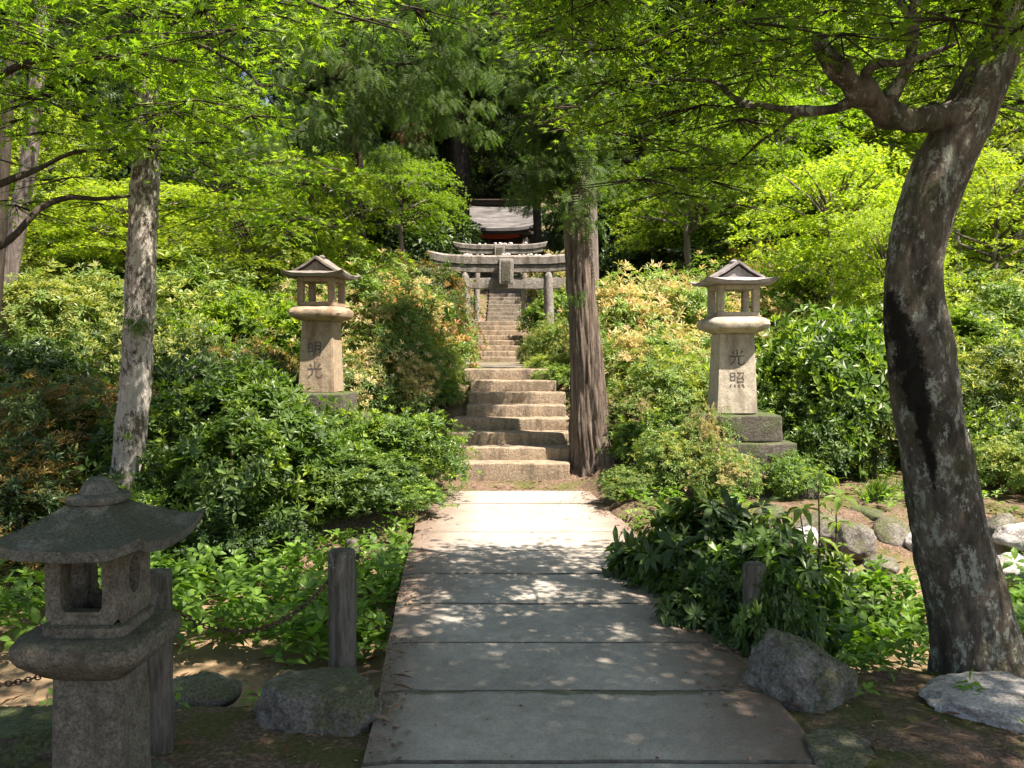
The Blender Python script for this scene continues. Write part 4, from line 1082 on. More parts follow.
bg_maple('glowing yellow green maple left of the dark forest, its crown pointing over the tan lantern', 318, 150, 285, 16.5, 1.6, 'maple_lime', 0, 1)
bg_maple('yellow green maple low behind the tan lantern roof', 250, 195, 290, 15, 1.45, 'maple_lime', 1, 2)
bg_maple('sunlit maple seen between the white barked trunk and the far left trunks', 130, 175, 265, 17, 2.1, 'maple_lime', 1, 3)
bg_maple('yellow green maple at the far left edge behind grey trunks', 5, 95, 240, 18, 2.2, 'maple_lime', 0, 4)
bg_maple('mid green layered maple in front of the dark tall trunk, left of the shrine', 402, 150, 235, 25, 1.8, 'maple_mid', 1, .5)
bg_maple('small bright maple sprig between white barked tree and dark forest', 215, 90, 200, 20, 1.9, 'maple_mid', 0, 2.5)
bg_maple('brightest lime maple right of the pale lantern, left of the leaning trunk', 835, 150, 290, 14.8, 1.7, 'maple_lime', 1, 1)
bg_maple('lime maple low beside the leaning trunk bulge', 888, 200, 320, 12.6, .95, 'maple_lime', 0, 5)
bg_maple('lime maple at the right edge behind the leaning trunk', 1000, 145, 275, 15, 1.7, 'maple_lime', 0, 3)
bg_maple('tall lime maple right of the leaning trunk, higher up the slope', 960, 40, 210, 20, 2.4, 'maple_lime', 1, 2)
bg_maple('mid green maple above the pale lantern, spreading towards the cedar', 690, 130, 240, 18, 1.9, 'maple_mid', 0, 2)
bg_maple('mid green maple crown over the pale lantern roof', 760, 75, 215, 20, 2.3, 'maple_mid', 1, 4)
bg_maple('small lime sprayed maple right of the cedar trunk in the dark', 655, 195, 255, 22, 1.0, 'maple_lime', 1, 1)
bg_maple('high mid green maple behind the limb of the leaning tree', 860, 0, 160, 22, 2.8, 'maple_mid', 0, .2)

# ---- leaning maple, right foreground
lt = empty('leaning_maple', (2.28, 4.25, 0)); tag(lt, 'leaning lichen spotted maple with a forked limb in the right foreground', 'tree')
org = np.array((2.28, 4.25, 0))
D0 = 4.25
tp = [(998, 720, 52), (988, 680, 44), (978, 640, 39), (962, 580, 36), (948, 520, 34), (938, 460, 33), (928, 400, 32), (918, 340, 32), (914, 300, 33), (916, 260, 31), (926, 215, 30), (944, 165, 31), (964, 120, 29), (985, 75, 25), (1008, 25, 23), (1035, -40, 21), (1058, -120, 19), (1062, -220, 16), (1030, -330, 12)]
tpts = [P(x, y, D0) - org for x, y, r_ in tp]; trad = [r_ * D0 / F for _, _, r_ in tp]
trad = [r_ * (1 if i < 8 else .88) for i, r_ in enumerate(trad)]
v, q, t = tube(tpts, trad, 84, .022, .15, 3.2, .04, 9, 4, .3, fine=.035)
link('trunk', np_mesh('trunk', v, [q, t], [M['bark_maple']], smooth=True), (), lt)
# dark hollow on the trunk's left: darkness painted into the bark colour, no depth
def limb(pts, depths, name='limb', seg=14, namp=.35, mat='bark_maple', ns=8):
    pp = [P(x, y, dd) - org for (x, y, r_), dd in zip(pts, depths)]
    v, q, t = tube(pp, [r_ * D0 / F for *_, r_ in pts], seg, .03, namp, ns, 0, 9, 2)
    link(name, np_mesh(name, v, [q, t], [M[mat]], smooth=True), (), lt)
limb([(962, 118, 17), (938, 116, 12), (914, 121, 11), (893, 116, 14), (877, 104, 11), (862, 92, 13), (848, 80, 10), (838, 68, 9.5), (828, 54, 8), (820, 42, 7), (814, 34, 3)], [4.22, 4.15, 4.1, 4.08, 4.05, 4.03, 4, 4, 4, 4, 4], namp=.55, seg=30, ns=11)
limb([(882, 108, 9), (895, 90, 7), (907, 70, 6), (912, 45, 5.5), (914, 15, 5), (918, -40, 5), (900, -120, 4), (860, -220, 3)], [4.08, 4.05, 4.0, 3.95, 3.9, 3.8, 3.6, 3.3])
limb([(858, 96, 7), (838, 108, 5), (805, 111, 4.5), (770, 107, 4), (745, 104, 3.6), (730, 95, 3.2), (716, 83, 2.8), (690, 80, 2.4), (655, 82, 2), (610, 95, 1.4)], [4.05, 4.1, 4.2, 4.35, 4.5, 4.6, 4.7, 4.9, 5.1, 5.4], seg=8)
limb([(868, 84, 6), (866, 72, 5), (878, 64, 4), (905, 62, 3), (940, 50, 2.4), (955, 44, 1.5)], [4.05, 4, 3.95, 3.9, 3.85, 3.8], seg=8)
limb([(797, 112, 3), (785, 125, 2.2), (760, 142, 1.8), (735, 165, 1.4), (700, 190, 1)], [4.25, 4.5, 4.8, 5.2, 5.6], seg=6)
limb([(1000, 40, 14), (1010, -60, 11), (960, -200, 9), (860, -360, 7), (700, -480, 5)], [4.2, 4.0, 3.6, 3.2, 2.8], seg=10)
limb([(1040, -60, 12), (960, -200, 9), (840, -330, 7), (700, -420, 5), (560, -470, 3)], [4.25, 4.5, 4.9, 5.3, 5.6], seg=8)
limb([(912, 20, 5), (880, -20, 4), (820, -35, 3), (740, -30, 2.5), (640, -20, 1.5)], [3.9, 4.0, 4.3, 4.7, 5.1], seg=8)
rg = np.random.default_rng(77)
cl = Cloud(); twigs = []
def spr_px(x0, x1, y0, y1, d0, d1, n, R=(.35, .6), nl=110, size=.068, tmpl=MT7, org_=org, keep=None, tj=.6, cloud=None, tw=None):
    for k in range(n):
        x = rg.uniform(x0, x1); y = rg.uniform(y0, y1); d = rg.uniform(d0, d1)
        if keep and not keep(x, y): continue
        spray(cloud if cloud is not None else cl, P(x, y, d) - org_, rg.uniform(*R), int(nl * rg.uniform(.6, 1.2)), size, tmpl, rg, (rg.normal() * .12, rg.normal() * .12 + .05, -.22), .1, tw if tw is not None else twigs, tj)
spr_px(560, 1060, -110, 45, 3.6, 5.3, 60, nl=140)
spr_px(600, 800, 30, 120, 4.4, 5.5, 22, nl=110)
spr_px(620, 770, 110, 205, 4.7, 5.7, 12, nl=80)
spr_px(430, 620, -80, 60, 4.6, 6.0, 16, nl=80)
spr_px(500, 600, 60, 130, 6, 8, 6, nl=50)
spr_px(800, 1040, 20, 110, 4.5, 5.6, 14, nl=80)
link('crown', cl.mesh('crown', [M['maple_mid']]), (), lt); 
if twigs: link('twig', tubes_mesh('twig', twigs, M['bark_dark']), (), lt)
# upper crown over the path: shades the foreground
cl2 = Cloud(); tw2 = []
def over(x0, x1, y0, y1, z0, z1, n, R=(.6, .95), nl=90, size=.12, o_=org, cloud=None, thr=-.3):
    for k in range(n):
        c = np.array((rg.uniform(x0, x1), rg.uniform(y0, y1), rg.uniform(z0, z1)))
        if noise.noise(Vector((c[0] * .9, c[1] * .9, 4.2))) < thr: continue
        if c[1] > 2.7 and rg.random() < (.5 if .8 < c[0] < 3.6 else .78): continue
        spray(cloud, c - o_, rg.uniform(*R), int(nl * rg.uniform(.7, 1.2)), size, MT5, rg, (rg.normal() * .12, rg.normal() * .12, -.2), .12, None, .5)
over(-1.4, 6.4, -.8, 4.4, 4.9, 7.0, 430, cloud=cl2, thr=-.6)
over(.9, 4.3, .4, 3.0, 5.0, 7.2, 170, cloud=cl2, thr=-.9)
u = link('upper_crown', cl2.mesh('upper_crown', [M['maple_mid']]), (), lt)

# ---- maple off the left edge, whose boughs fill the upper left
lo = np.array((-4.3, 6.2, 0)); lm = empty('overhanging_maple', tuple(lo)); tag(lm, 'maple at the far left whose bright boughs hang across the upper left of the view', 'tree')
v, q, t = tube([(0, 0, -.6), (.05, .1, 1), (-.05, 0, 2), (.1, -.1, 3.4), (.4, -.2, 4.8), (.7, -.2, 6)], [.17, .14, .12, .1, .07, .04], 16, .15, .2, 3)
link('trunk', np_mesh('trunk', v, [q, t], [M['bark_dark']], smooth=True), (), lm)
def limb2(pts):
    pp = [P(x, y, dd) - lo for x, y, r_, dd in pts]
    v, q, t = tube(pp, [.7 * r_ * dd / F for *_, r_, dd in pts], 8, .08, .2, 5)
    link('limb', np_mesh('limb', v, [q, t], [M['bark_dark']], smooth=True), (), lm)
limb2([(-80, 260, 8, 6.2), (-10, 250, 6, 6.2), (18, 232, 5, 6.2), (40, 208, 5, 6.3), (70, 197, 4, 6.4), (95, 199, 3, 6.5), (130, 196, 2, 6.6)])
limb2([(-60, 210, 7, 6.2), (5, 182, 5, 6.2), (40, 168, 4, 6.3), (75, 152, 3, 6.3), (130, 145, 2, 6.4), (170, 110, 1.5, 6.5)])
limb2([(-60, 120, 8, 6.2), (10, 70, 5, 6), (80, 50, 4, 5.8), (150, 30, 3, 5.6), (230, 60, 2.2, 5.6), (270, 100, 1.4, 5.6), (290, 150, .8, 5.7)])
limb2([(-60, 20, 8, 6.2), (40, -20, 6, 5.8), (140, -40, 5, 5.4), (240, -20, 3.5, 5.2), (330, 10, 2, 5.2), (400, 30, 1, 5.3)])
cl3 = Cloud(); tw3 = []
kw = dict(org_=lo, cloud=cl3, tw=tw3)
spr_px(-40, 330, -90, 60, 4.4, 7.0, 50, nl=120, size=.078, **kw)
spr_px(-40, 280, 40, 150, 5.0, 7.6, 36, nl=105, size=.078, **kw)
spr_px(150, 310, 130, 230, 6.0, 8.2, 18, nl=95, size=.075, keep=lambda x, y: True, **kw)
spr_px(-20, 110, 150, 205, 6.5, 8, 8, nl=60, **kw)
spr_px(300, 420, -80, 20, 4.8, 6.5, 12, nl=70, **kw)
link('crown', cl3.mesh('crown', [M['maple_mid']]), (), lm); link('twig', tubes_mesh('twig', tw3, M['bark_dark']), (), lm)

# =================================================================== CONIFERS
FR = t_frond(); FAN = t_fan(5, .09, 55)
def conifer_mesh(name, seed, H, zlow, rmax, nb, per, size, tmpl, droop=.5):
    rg = np.random.default_rng(seed); pos = []; dr = []; br = []
    for b in range(nb):
        t = rg.random() ** .85; z = zlow + (H - zlow) * t; Lb = rmax * (1 - t) ** .75 * (.6 + .5 * rg.random()) + .15
        a = rg.random() * 2 * PI; d = np.array((math.cos(a), math.sin(a), 0)); side = np.array((-d[1], d[0], 0))
        s = .12 + .9 * np.sqrt(rg.random(per)); off = rg.normal(size=per) * .16 * Lb
        p = np.array((0, 0, z)) + (s * Lb)[:, None] * d + off[:, None] * side
        p[:, 2] += -droop * (s ** 1.6) * Lb * .6 + rg.normal(size=per) * .1 * Lb - np.abs(off) * .3
        pos.append(p); dr.append(d + side * (np.sign(off) * .7)[:, None] + np.array((0, 0, -droop)) + rg.normal(size=(per, 3)) * .35)
        br.append(tube([(0, 0, z), tuple(d * Lb * .5 + np.array((0, 0, z - droop * Lb * .1))), tuple(d * Lb + np.array((0, 0, z - droop * Lb * .6)))], [.03 * H / 18, .018 * H / 18, .005], 4, 3))
    pos = np.concatenate(pos); dr = np.concatenate(dr); n = len(pos)
    cl = Cloud(); cl.add(leaves(pos, dr, np.array((0, 0, 1.)) + rg.normal(size=(n, 3)) * .45, size * (1 + rg.normal(size=n) * .25).clip(.5, 1.6), tmpl, rg))
    return cl.mesh(name, [M['conifer']]), tubes_mesh(name + '_branch', br, M['bark_dark'])
CV = [conifer_mesh('conifer_crown', 31, 18, 3.2, 3.6, 120, 90, .55, FR), conifer_mesh('conifer_crown', 32, 20, 5.0, 3.2, 120, 90, .55, FR)]
CT = []
for i, H in enumerate((18, 20)):
    v, q, t = tube([(0, 0, -1), (.05, 0, 5), (0, .05, 11), (0, 0, H)], [.36, .3, .2, .03], 14, .8, .08, 2)
    CT.append(np_mesh('conifer_trunk', v, [q, t], [M['bark_dark']], smooth=True))
def conifer(label, px, d, s=1.0, var=0, rz=0.0, group='tall dark conifers of the forest', crown_lift=0, bark=None):
    x = P(px, 300, d)[0]; r = empty('conifer_tree', (x, d, ground(x, d)), rz); tag(r, label, 'tree', group)
    r.scale = (s, s, s)
    cm, bmh = CV[var]
    c = link('crown', cm, (), r); b = link('branches', bmh, (), r); t = link('trunk', CT[var], (), r)
    if bark: t.material_slots[0].link = 'OBJECT'; t.material_slots[0].material = M[bark]
    return r
conifer('massive dark conifer trunk rising just left of the shrine roof', 459, 34, 1.25, 1, 1)
conifer('slim dark conifer directly behind the shrine roof', 488, 44, .8, 1, 2)
conifer('grey conifer trunk right of the shrine roof behind the cedar', 536, 42, .85, 1, 3, bark='bark_grey')
conifer('shadowy conifer filling the gap above the lime maple at upper left', 340, 30, 1.0, 0, 4)
conifer('dark conifer with hanging boughs left of the tall dark trunk', 395, 36, 1.0, 0, 5)
conifer('dark conifer behind the far left maples, beyond the white barked tree', 170, 34, 1.0, 0, 6)
conifer('dark conifer behind the leaning tree limb, upper right', 800, 34, 1.0, 0, 1.5)
conifer('dark conifer just right of the cedar foliage, above the far maples', 640, 32, 1.0, 0, 2.5)
conifer('dark conifer in the gap between cedar and pale lantern', 705, 38, 1.1, 1, 3.5)
conifer('dark conifer at the far right edge above the lime maples', 980, 34, 1.0, 0, 4.5)
conifer('dark conifer at the far left edge above the boughs', 30, 36, 1.05, 1, 5.5)
conifer('dark conifer between the far left trunks and the white barked tree', 95, 42, 1.1, 0, .7)
rb = random.Random(5)
for i in range(26):
    d = rb.uniform(46, 85); px = -150 + 1320 * ((i * .618) % 1)
    if 408 < px < 448: px += 50
    conifer('dark conifer deep in the forest far behind the shrine', px, d, rb.uniform(1.0, 1.35), i % 2, rb.random() * 6, group='conifers of the far forest')

# dark understory trees
def blob_mesh(name, seed, n, size, mat):
    rg = np.random.default_rng(seed); lb = []
    for i in range(26):
        a = rg.random() * 2 * PI; z = rg.random(); rr = .8 * math.sqrt(rg.random()) * (1 - .6 * z ** 2); lb.append((math.cos(a) * rr, math.sin(a) * rr, .15 + z * .9, .16 + .16 * rg.random()))
    lb = np.array(lb); idx = rg.integers(len(lb), size=n); d = rdirs(rg, n)
    pos = lb[idx, :3] + d * (lb[idx, 3] * rg.random(n) ** .35)[:, None] * np.array((1.2, 1.2, .8))
    cl = Cloud(); cl.add(leaves(pos, d + rg.normal(size=(n, 3)) * .6 + np.array((0, 0, -.3)), np.array((0, 0, 1.)) + rg.normal(size=(n, 3)) * .6, size * (1 + rg.normal(size=n) * .3).clip(.5, 1.6), t_simple(.5), rg))
    br = [tube([(0, 0, -.1), tuple(l[:3] * .5), tuple(l[:3])], [.03, .018, .006], 5, .3) for l in lb[::3]]
    return cl.mesh(name, [mat]), tubes_mesh(name + '_branch', br, M['bark_dark'])
UV_ = [blob_mesh('understory_crown', 41, 16000, .07, M['dark_leaf']), blob_mesh('understory_crown', 42, 16000, .07, M['dark_leaf'])]
def under(label, px, ptop, pbot, d, rad, mat='dark_leaf', var=0, rz=0):
    top = P(px, ptop, d); bot = P(px, pbot, d); z0 = ground(top[0], d); r = empty('broadleaf_tree', (top[0], d, z0), rz); tag(r, label, 'tree', 'broadleaf trees under the conifers')
    cm, bmh = UV_[var]; h = (top[2] - bot[2]) / 1.2
    for nm, me in (('crown', cm), ('branches', bmh)):
        c = link(nm, me, (), r); c.scale = (rad, rad, h); c.location = (0, 0, bot[2] - z0)
        if nm == 'crown': c.material_slots[0].link = 'OBJECT'; c.material_slots[0].material = M[mat]
    zc = max(.2, bot[2] - z0 + h * .2)
    v, q, t = tube([(0, 0, -.5), (.05, 0, zc * .5), (0, 0, zc)], [.12, .1, .07], 8, .5, .15, 3)
    link('trunk', np_mesh('trunk', v, [q, t], [M['bark_dark']], smooth=True), (), r)
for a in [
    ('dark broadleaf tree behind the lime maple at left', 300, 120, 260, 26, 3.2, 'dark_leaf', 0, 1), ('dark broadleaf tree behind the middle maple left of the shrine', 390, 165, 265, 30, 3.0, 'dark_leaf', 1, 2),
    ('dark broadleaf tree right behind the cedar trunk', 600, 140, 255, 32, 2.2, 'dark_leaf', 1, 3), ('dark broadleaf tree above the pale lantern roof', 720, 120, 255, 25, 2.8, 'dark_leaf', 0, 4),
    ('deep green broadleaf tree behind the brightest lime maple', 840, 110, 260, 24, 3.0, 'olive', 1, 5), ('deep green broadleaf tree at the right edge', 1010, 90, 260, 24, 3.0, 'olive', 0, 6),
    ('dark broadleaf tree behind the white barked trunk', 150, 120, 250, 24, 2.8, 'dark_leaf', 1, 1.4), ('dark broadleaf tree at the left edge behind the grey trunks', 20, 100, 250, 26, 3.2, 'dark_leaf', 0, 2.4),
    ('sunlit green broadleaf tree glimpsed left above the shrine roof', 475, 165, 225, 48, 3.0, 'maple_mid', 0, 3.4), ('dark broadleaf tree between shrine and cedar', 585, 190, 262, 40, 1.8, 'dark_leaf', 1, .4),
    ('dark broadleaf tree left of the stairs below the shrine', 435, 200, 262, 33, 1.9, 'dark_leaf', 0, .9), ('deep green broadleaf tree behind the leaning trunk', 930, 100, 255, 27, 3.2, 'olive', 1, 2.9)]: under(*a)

# ---- big cedar by the steps
def mk_trunk(parent, tp, D, org_, mat, seg=28, namp=.06, ridge=0, ridges=11, seed=0, flare=0, step=.08, ns=3, fine=0):
    tp = [(x, y, r_ * (.88 if mat in ('bark_cedar', 'bark_white') else .85)) for x, y, r_ in tp]
    v, q, t = tube([P(x, y, D) - org_ for x, y, _ in tp], [r_ * D / F for *_, r_ in tp], seg, step, namp, ns, ridge, ridges, seed, flare, fine=fine)
    return link('trunk', np_mesh('trunk', v, [q, t], [M[mat]], smooth=True), (), parent)
D1 = 10.5
co = P(592, 468, D1); co[2] = .15; cd = empty('cedar_tree', tuple(co)); tag(cd, 'tall brown cedar with shaggy bark standing right of the lower steps', 'tree')
mk_trunk(cd, [(596, 490, 21), (595, 458, 18.5), (591, 430, 17), (588, 380, 16), (585, 330, 15.5), (581, 280, 15), (578, 230, 14.6), (576, 150, 14), (573, 60, 13), (568, -60, 12), (560, -300, 9), (556, -600, 5)], D1, co, 'bark_cedar', 96, .05, .16, 17, 3, .35, .035, fine=.02)
rgc = np.random.default_rng(8)
def fronds(cloud, c, R, n, size, droop=.6, mi=0):
    d = rdirs(rgc, n); d[:, 2] *= .6; p = c + d * (R * rgc.random(n) ** .5)[:, None]
    dd = d + np.array((0, 0, -droop)) + rgc.normal(size=(n, 3)) * .3
    cloud.add(leaves(p, dd, np.array((0, 0, 1.)) + rgc.normal(size=(n, 3)) * .5, size * (1 + rgc.normal(size=n) * .25).clip(.5, 1.6), FR, rgc, None, np.full(n, mi)))
cl4 = Cloud(); brs = []
for k in range(54):
    a = rgc.random() * 2 * PI; t = rgc.random() ** 1.0; z = 3.6 + 3.6 * t; Lb = (.3 + .9 * rgc.random()) * (1 - .35 * t) * (.5 + .5 * min(1, (z - 3.4) / 1.6))
    d = np.array((math.cos(a), math.sin(a), 0)); x0 = P(576 - 2 * (z - 3), 300, D1)[0]
    base = np.array((x0, D1, z)) - co; e = base + d * Lb + np.array((0, 0, rgc.uniform(-.6, .25) * Lb))
    brs.append(tube([base, (base + e) / 2 + np.array((0, 0, .06)), e], [.022, .012, .004], 5, .5))
    for s in np.linspace(.35, 1, 5): fronds(cl4, base + (e - base) * s, .2 + .12 * Lb, 60, .115)
for k in range(5): fronds(cl4, P(572 + 14 * k % 40, 150 + 18 * k, D1 - .35) - co, .3, 60, .15)
fronds(cl4, P(578, 296, D1 - .22) - co, .1, 30, .11)
link('crown', cl4.mesh('crown', [M['cedar']]), (), cd); link('branches', tubes_mesh('branches', brs, M['bark_grey']), (), cd)
g2 = P(596, 460, 13.5); g2[2] = ground(g2[0], 13.5); gt = empty('grey_tree', tuple(g2)); tag(gt, 'pale grey trunk close behind the cedar, showing along its right side', 'tree')
mk_trunk(gt, [(590, 400, 9), (592, 300, 8.5), (590, 200, 8), (588, 100, 7.5), (584, 0, 7), (580, -150, 6)], 13.5, g2, 'bark_grey', 16, .1)
cl5 = Cloud()
for k in range(26): fronds(cl5, P(586 + rgc.normal() * 28, -100 + 230 * rgc.random(), 13.5 + rgc.normal() * .7) - g2, .5, 60, .22)
link('crown', cl5.mesh('crown', [M['cedar']]), (), gt)

# ---- white barked fir left
D2 = 7.2
wo = P(122, 520, D2); wo[2] = ground(wo[0], D2); wt = empty('fir_tree', tuple(wo)); tag(wt, 'straight tree with peeling whitish bark rising behind the low front lantern', 'tree')
mk_trunk(wt, [(118, 620, 20), (121, 560, 18), (124, 500, 16.5), (130, 440, 16.5), (135, 380, 16.5), (139, 320, 16), (142, 250, 15.5), (145, 180, 15), (148, 110, 14.5), (152, 40, 14), (156, -60, 13), (160, -250, 11), (165, -500, 7)], D2, wo, 'bark_white', 60, .1, .08, 12, 5, .15, .025, 6, fine=.045)
cl6 = Cloud(); fronds(cl6, P(137, 322, D2 - .2) - wo, .1, 60, .1, .3)
link('sprout_tuft', cl6.mesh('sprout_tuft', [M['cedar']]), (), wt)
cl7 = Cloud(); brs = []
for k in range(60):
    a = rgc.random() * 2 * PI; z = 4.4 + 5 * rgc.random(); Lb = .5 + 1.6 * rgc.random(); d = np.array((math.cos(a), math.sin(a), 0)); base = np.array((P(153, 0, D2)[0], D2, z)) - wo; e = base + d * Lb + np.array((0, 0, -.2))
    brs.append(tube([base, (base + e) / 2, e], [.02, .012, .004], 5, .5))
    for s in (.5, .75, 1): fronds(cl7, base + (e - base) * s, .35, 30, .2)
link('crown', cl7.mesh('crown', [M['cedar']]), (), wt); link('branches', tubes_mesh('branches', brs, M['bark_grey']), (), wt)

# ---- conifer with hanging boughs, upper centre left (brown tips)
ho = P(300, 480, 15.5); ho[2] = ground(ho[0], 15.5); ht = empty('cedar_tree', tuple(ho)); tag(ht, 'cedar with drooping brown tipped boughs above the tan lantern', 'tree')
v, q, t = tube([(.6, 3, -.3), (.5, 3, 3), (.4, 3, 9), (.3, 3, 13)], [.25, .22, .16, .06], 14, .4, .1, 3)
link('trunk', np_mesh('trunk', v, [q, t], [M['bark_dark']], smooth=True), (), ht)
cl8 = Cloud(); brs = []
for k in range(46):
    c = P(rgc.uniform(270, 480), rgc.uniform(-80, 130), rgc.uniform(13, 18)) - ho
    s0 = np.array((.4, 3, c[2] + .8)); brs.append(tube([s0, (s0 + c) / 2 + np.array((0, 0, .1)), c], [.03, .016, .006], 5, .6))
    for j in range(4): fronds(cl8, c + np.array((rgc.normal() * .3, rgc.normal() * .3, -.28 * j + .2)), .36, 80, .17, 1.0, 1 if (rgc.random() < .03) else 0)
link('crown', cl8.mesh('crown', [M['cedar'], M['cedar_dead']]), (), ht); link('branches', tubes_mesh('branches', brs, M['bark_dark']), (), ht)

# ---- grey trunks far left
for lb, tp, d, mt in (('grey slanting trunk at the left edge beyond the maple bough', [(-2, 330, 11), (6, 290, 10.5), (18, 220, 10), (30, 150, 9), (38, 60, 8), (45, -120, 6)], 13, 'bark_grey'),
                      ('thin dark trunk at the very left edge', [(-8, 330, 8), (-2, 250, 8), (3, 180, 7), (10, 60, 6), (20, -120, 4)], 12, 'bark_dark')):
    o0 = P(tp[0][0], tp[0][1], d); o0[2] = ground(o0[0], d); r = empty('slender_tree', tuple(o0)); tag(r, lb, 'tree', 'slender trees at the left edge')
    mk_trunk(r, [(tp[0][0] - 3, 420, tp[0][2] + 1)] + tp, d, o0, mt, 14, .12)
    c9 = Cloud()
    for k in range(14): spray(c9, P(tp[-2][0] + rgc.normal() * 50, -80 + 90 * rgc.random(), d + rgc.normal()) - o0, .6, 70, .1, MT5, rgc, (0, 0, -.2))
    link('crown', c9.mesh('crown', [M['maple_mid']]), (), r)
# thin stem right of the lantern, on the bank
o0 = P(905, 480, 9.0); o0[2] = ground(o0[0], 9.0)

# =================================================================== GROUND COVER (stuff)
def plants(name, label, regions, size, mat, seed, tm, hr=(.12, .34), nl=5):
    rg = np.random.default_rng(seed); cl = Cloud()
    for (x0, x1, y0, y1, n, thr) in regions:
        C = []; 
        for k in range(n):
            x = rg.uniform(x0, x1); y = rg.uniform(y0, y1)
            if noise.noise(Vector((x * 1.3, y * 1.3, seed))) < thr: continue
            if y < 9.6 and edge_l(y) - .04 < x < edge_r(y) + .04: continue
            C.append((x, y, ground(x, y)))
        if not C: continue
        C = np.array(C); m = len(C); hh = rg.uniform(hr[0], hr[1], m)
        for lev in (.55, 1.0):
            cc = C + np.stack([rg.normal(size=m) * .03, rg.normal(size=m) * .03, hh * lev], 1)
            ax = np.array((0, 0, 1.)) + rg.normal(size=(m, 3)) * .3
            whorls(cl, cc, ax, nl if lev == 1 else 4, size, tm, rg, 72, None)
    o = link(name, cl.mesh(name, [M[mat]])); tag(o, label, None, None, 'stuff'); return o
plants('ground_cover', 'broad leaved green plants in the left streambed', [(-3.8, -.75, 5.2, 7.0, 420, -.25), (-1.4, -.7, 4.8, 8.0, 130, -.3)], .095, 'broad', 3, t_lance(.55, .2), (.16, .42))
plants('ground_cover', 'broad leaved bright green plants in the right streambed', [(1.35, 4.8, 4.6, 6.1, 520, -.45), (1.35, 4.8, 6.1, 6.7, 130, -.2)], .1, 'broad', 4, t_lance(.48, .25), (.14, .4))
plants('ground_cover', 'small green seedlings scattered over the upper bank', [(1.6, 6, 7.8, 10, 230, -.05), (-2.4, -.95, 7.2, 9.2, 220, -.6), (1.05, 2.4, 7.3, 9.4, 130, -.3), (-3, -1, 3.2, 4.8, 26, -.1), (1.5, 3.2, 3.4, 4.6, 30, 0)], .06, 'broad', 5, t_lance(.45, .25), (.04, .13))
def tufts(name, label, regs, mat, seed):
    rg = np.random.default_rng(seed); cl = Cloud()
    for x, y, n, h in regs:
        z = ground(x, y); p = np.array((x, y, z)) + rg.normal(size=(n, 3)) * np.array((.05, .05, 0)); d = rg.normal(size=(n, 3)) * .5 + np.array((0, 0, 1))
        cl.add(leaves(p, d, np.array((0, 1., .2)) + rg.normal(size=(n, 3)), h * rg.uniform(.6, 1.2, n), t_lance(.07, .3), rg))
    tag(link(name, cl.mesh(name, [M[mat]])), label, None, None, 'stuff')
tufts('grass', 'narrow bladed grass tufts on the right bank', [(P(878, 500, 8.4)[0], 8.4, 130, .22), (P(905, 497, 8.7)[0], 8.7, 70, .15), (P(985, 460, 9.6)[0], 9.6, 90, .2), (P(780, 485, 8.5)[0], 8.5, 50, .15)], 'pieris', 6)
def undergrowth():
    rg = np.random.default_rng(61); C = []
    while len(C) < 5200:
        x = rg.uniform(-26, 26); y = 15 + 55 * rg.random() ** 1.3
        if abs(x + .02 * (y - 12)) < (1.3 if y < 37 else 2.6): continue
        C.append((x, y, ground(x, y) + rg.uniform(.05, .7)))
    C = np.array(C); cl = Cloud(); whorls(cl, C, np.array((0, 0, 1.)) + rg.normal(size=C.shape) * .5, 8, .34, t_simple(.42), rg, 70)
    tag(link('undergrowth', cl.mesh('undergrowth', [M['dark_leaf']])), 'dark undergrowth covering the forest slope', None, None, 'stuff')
undergrowth()
# litter
rg = np.random.default_rng(90); pp = []
def lit(n, fx, fy, cond=None):
    for k in range(n):
        x = fx(); y = fy()
        on = y < 9.5 and edge_l(y) < x < edge_r(y)
        z = .024 if on else ground(x, y) + .006
        pp.append((x, y, z))
lit(9000, lambda: rg.uniform(-4, 6), lambda: rg.uniform(3.1, 10.5))
pp = [p for p in pp if not (p[1] < 9.5 and edge_l(p[1]) < p[0] < edge_r(p[1]) and rg.random() < .93)]
for k in range(5200):
    y = rg.uniform(3.2, 9.4); s = rg.random() < .6
    x = edge_r(y) - abs(rg.normal()) * .16 if s else edge_l(y) + abs(rg.normal()) * .08
    if noise.noise(Vector((x * 2, y * 1.6, 3))) < -.05: continue
    pp.append((x, y, .026))
lit(1800, lambda: rg.uniform(-.9, 1.7), lambda: rg.uniform(9.4, 10.4))
pp = np.array(pp); n = len(pp); cl = Cloud()
cl.add(leaves(pp, rg.normal(size=(n, 3)) * np.array((1, 1, .12)), np.array((0, 0, 1.)) + rg.normal(size=(n, 3)) * .3, rg.uniform(.007, .034, n) * np.where(rg.random(n) < .5, .6, 1.0), t_simple(.55), rg))
tag(link('leaf_litter', cl.mesh('leaf_litter', [M['litter']])), 'dry brown and pinkish leaf litter on soil and path edges', None, None, 'stuff')

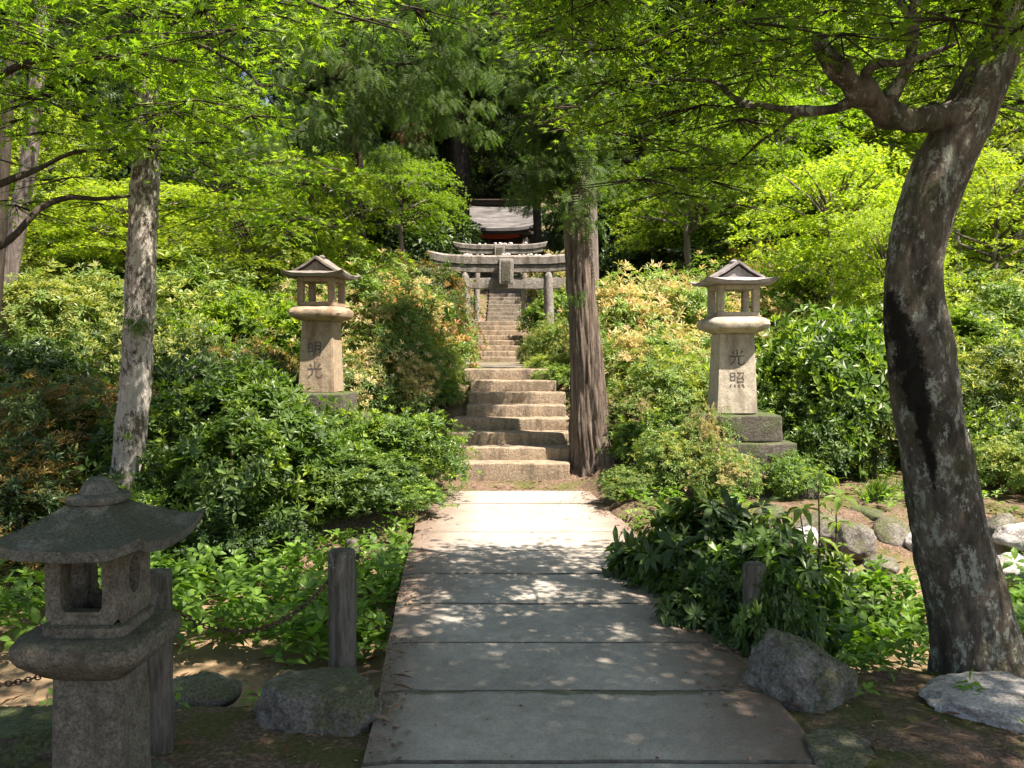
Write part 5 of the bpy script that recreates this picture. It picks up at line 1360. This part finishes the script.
tw = []
for k in range(2600):
    x = rg.uniform(-4, 6); y = rg.uniform(3.1, 10.2)
    on = y < 9.5 and edge_l(y) < x < edge_r(y)
    if on and min(x - edge_l(y), edge_r(y) - x) > .16: continue
    tw.append((x, y, .028 if on else ground(x, y) + .012))
tw = np.array(tw); cl = Cloud()
cl.add(leaves(tw, rg.normal(size=tw.shape) * np.array((1, 1, .06)), np.array((0, 0, 1.)) + rg.normal(size=tw.shape) * .2, rg.uniform(.04, .15, len(tw)), t_simple(.06), rg))
tag(link('twig_litter', cl.mesh('twig_litter', [M['litter']])), 'fallen twigs and needles on the soil', None, None, 'stuff')

# =================================================================== CAMERA, LIGHT
cam = bpy.data.cameras.new('camera'); co_ = bpy.data.objects.new('camera', cam); col.objects.link(co_)
cam.sensor_width = 36; cam.lens = 36 * F / 1024; cam.clip_end = 1000; cam.clip_start = .05
co_.location = (0, 0, EYE); co_.rotation_euler = (PI / 2 - TH, 0, 0); scene.camera = co_

SV = Vector((.40, -.28, .87)).normalized()
sun = bpy.data.lights.new('sun', 'SUN'); so = bpy.data.objects.new('sun', sun); col.objects.link(so)
sun.energy = 5; sun.angle = math.radians(.5); sun.color = (1, .97, .92)
so.rotation_euler = SV.to_track_quat('Z', 'Y').to_euler(); so.location = (10, -8, 25)
w = bpy.data.worlds.new('World'); scene.world = w; w.use_nodes = True
nt = w.node_tree; nt.nodes.clear()
sky = nt.nodes.new('ShaderNodeTexSky'); sky.sky_type = 'NISHITA'; sky.sun_disc = False
sky.sun_elevation = math.asin(SV.z); sky.sun_rotation = math.atan2(SV.x, SV.y)
bg = nt.nodes.new('ShaderNodeBackground'); bg.inputs[1].default_value = .07
wo_ = nt.nodes.new('ShaderNodeOutputWorld'); nt.links.new(sky.outputs[0], bg.inputs[0]); nt.links.new(bg.outputs[0], wo_.inputs[0])
scene.view_settings.view_transform = 'Standard'; scene.view_settings.look = 'None'; scene.view_settings.gamma = 1
scene.view_settings.exposure = 1.72
scene.view_settings.use_white_balance = True; scene.view_settings.white_balance_temperature = 7400; scene.view_settings.white_balance_tint = 15
scene.view_settings.use_curve_mapping = False
c = scene.cycles
c.max_bounces = 8; c.diffuse_bounces = 4; c.glossy_bounces = 2; c.transmission_bounces = 5; c.transparent_max_bounces = 4
c.use_denoising = True; c.sample_clamp_indirect = 6; c.caustics_reflective = False; c.caustics_refractive = False
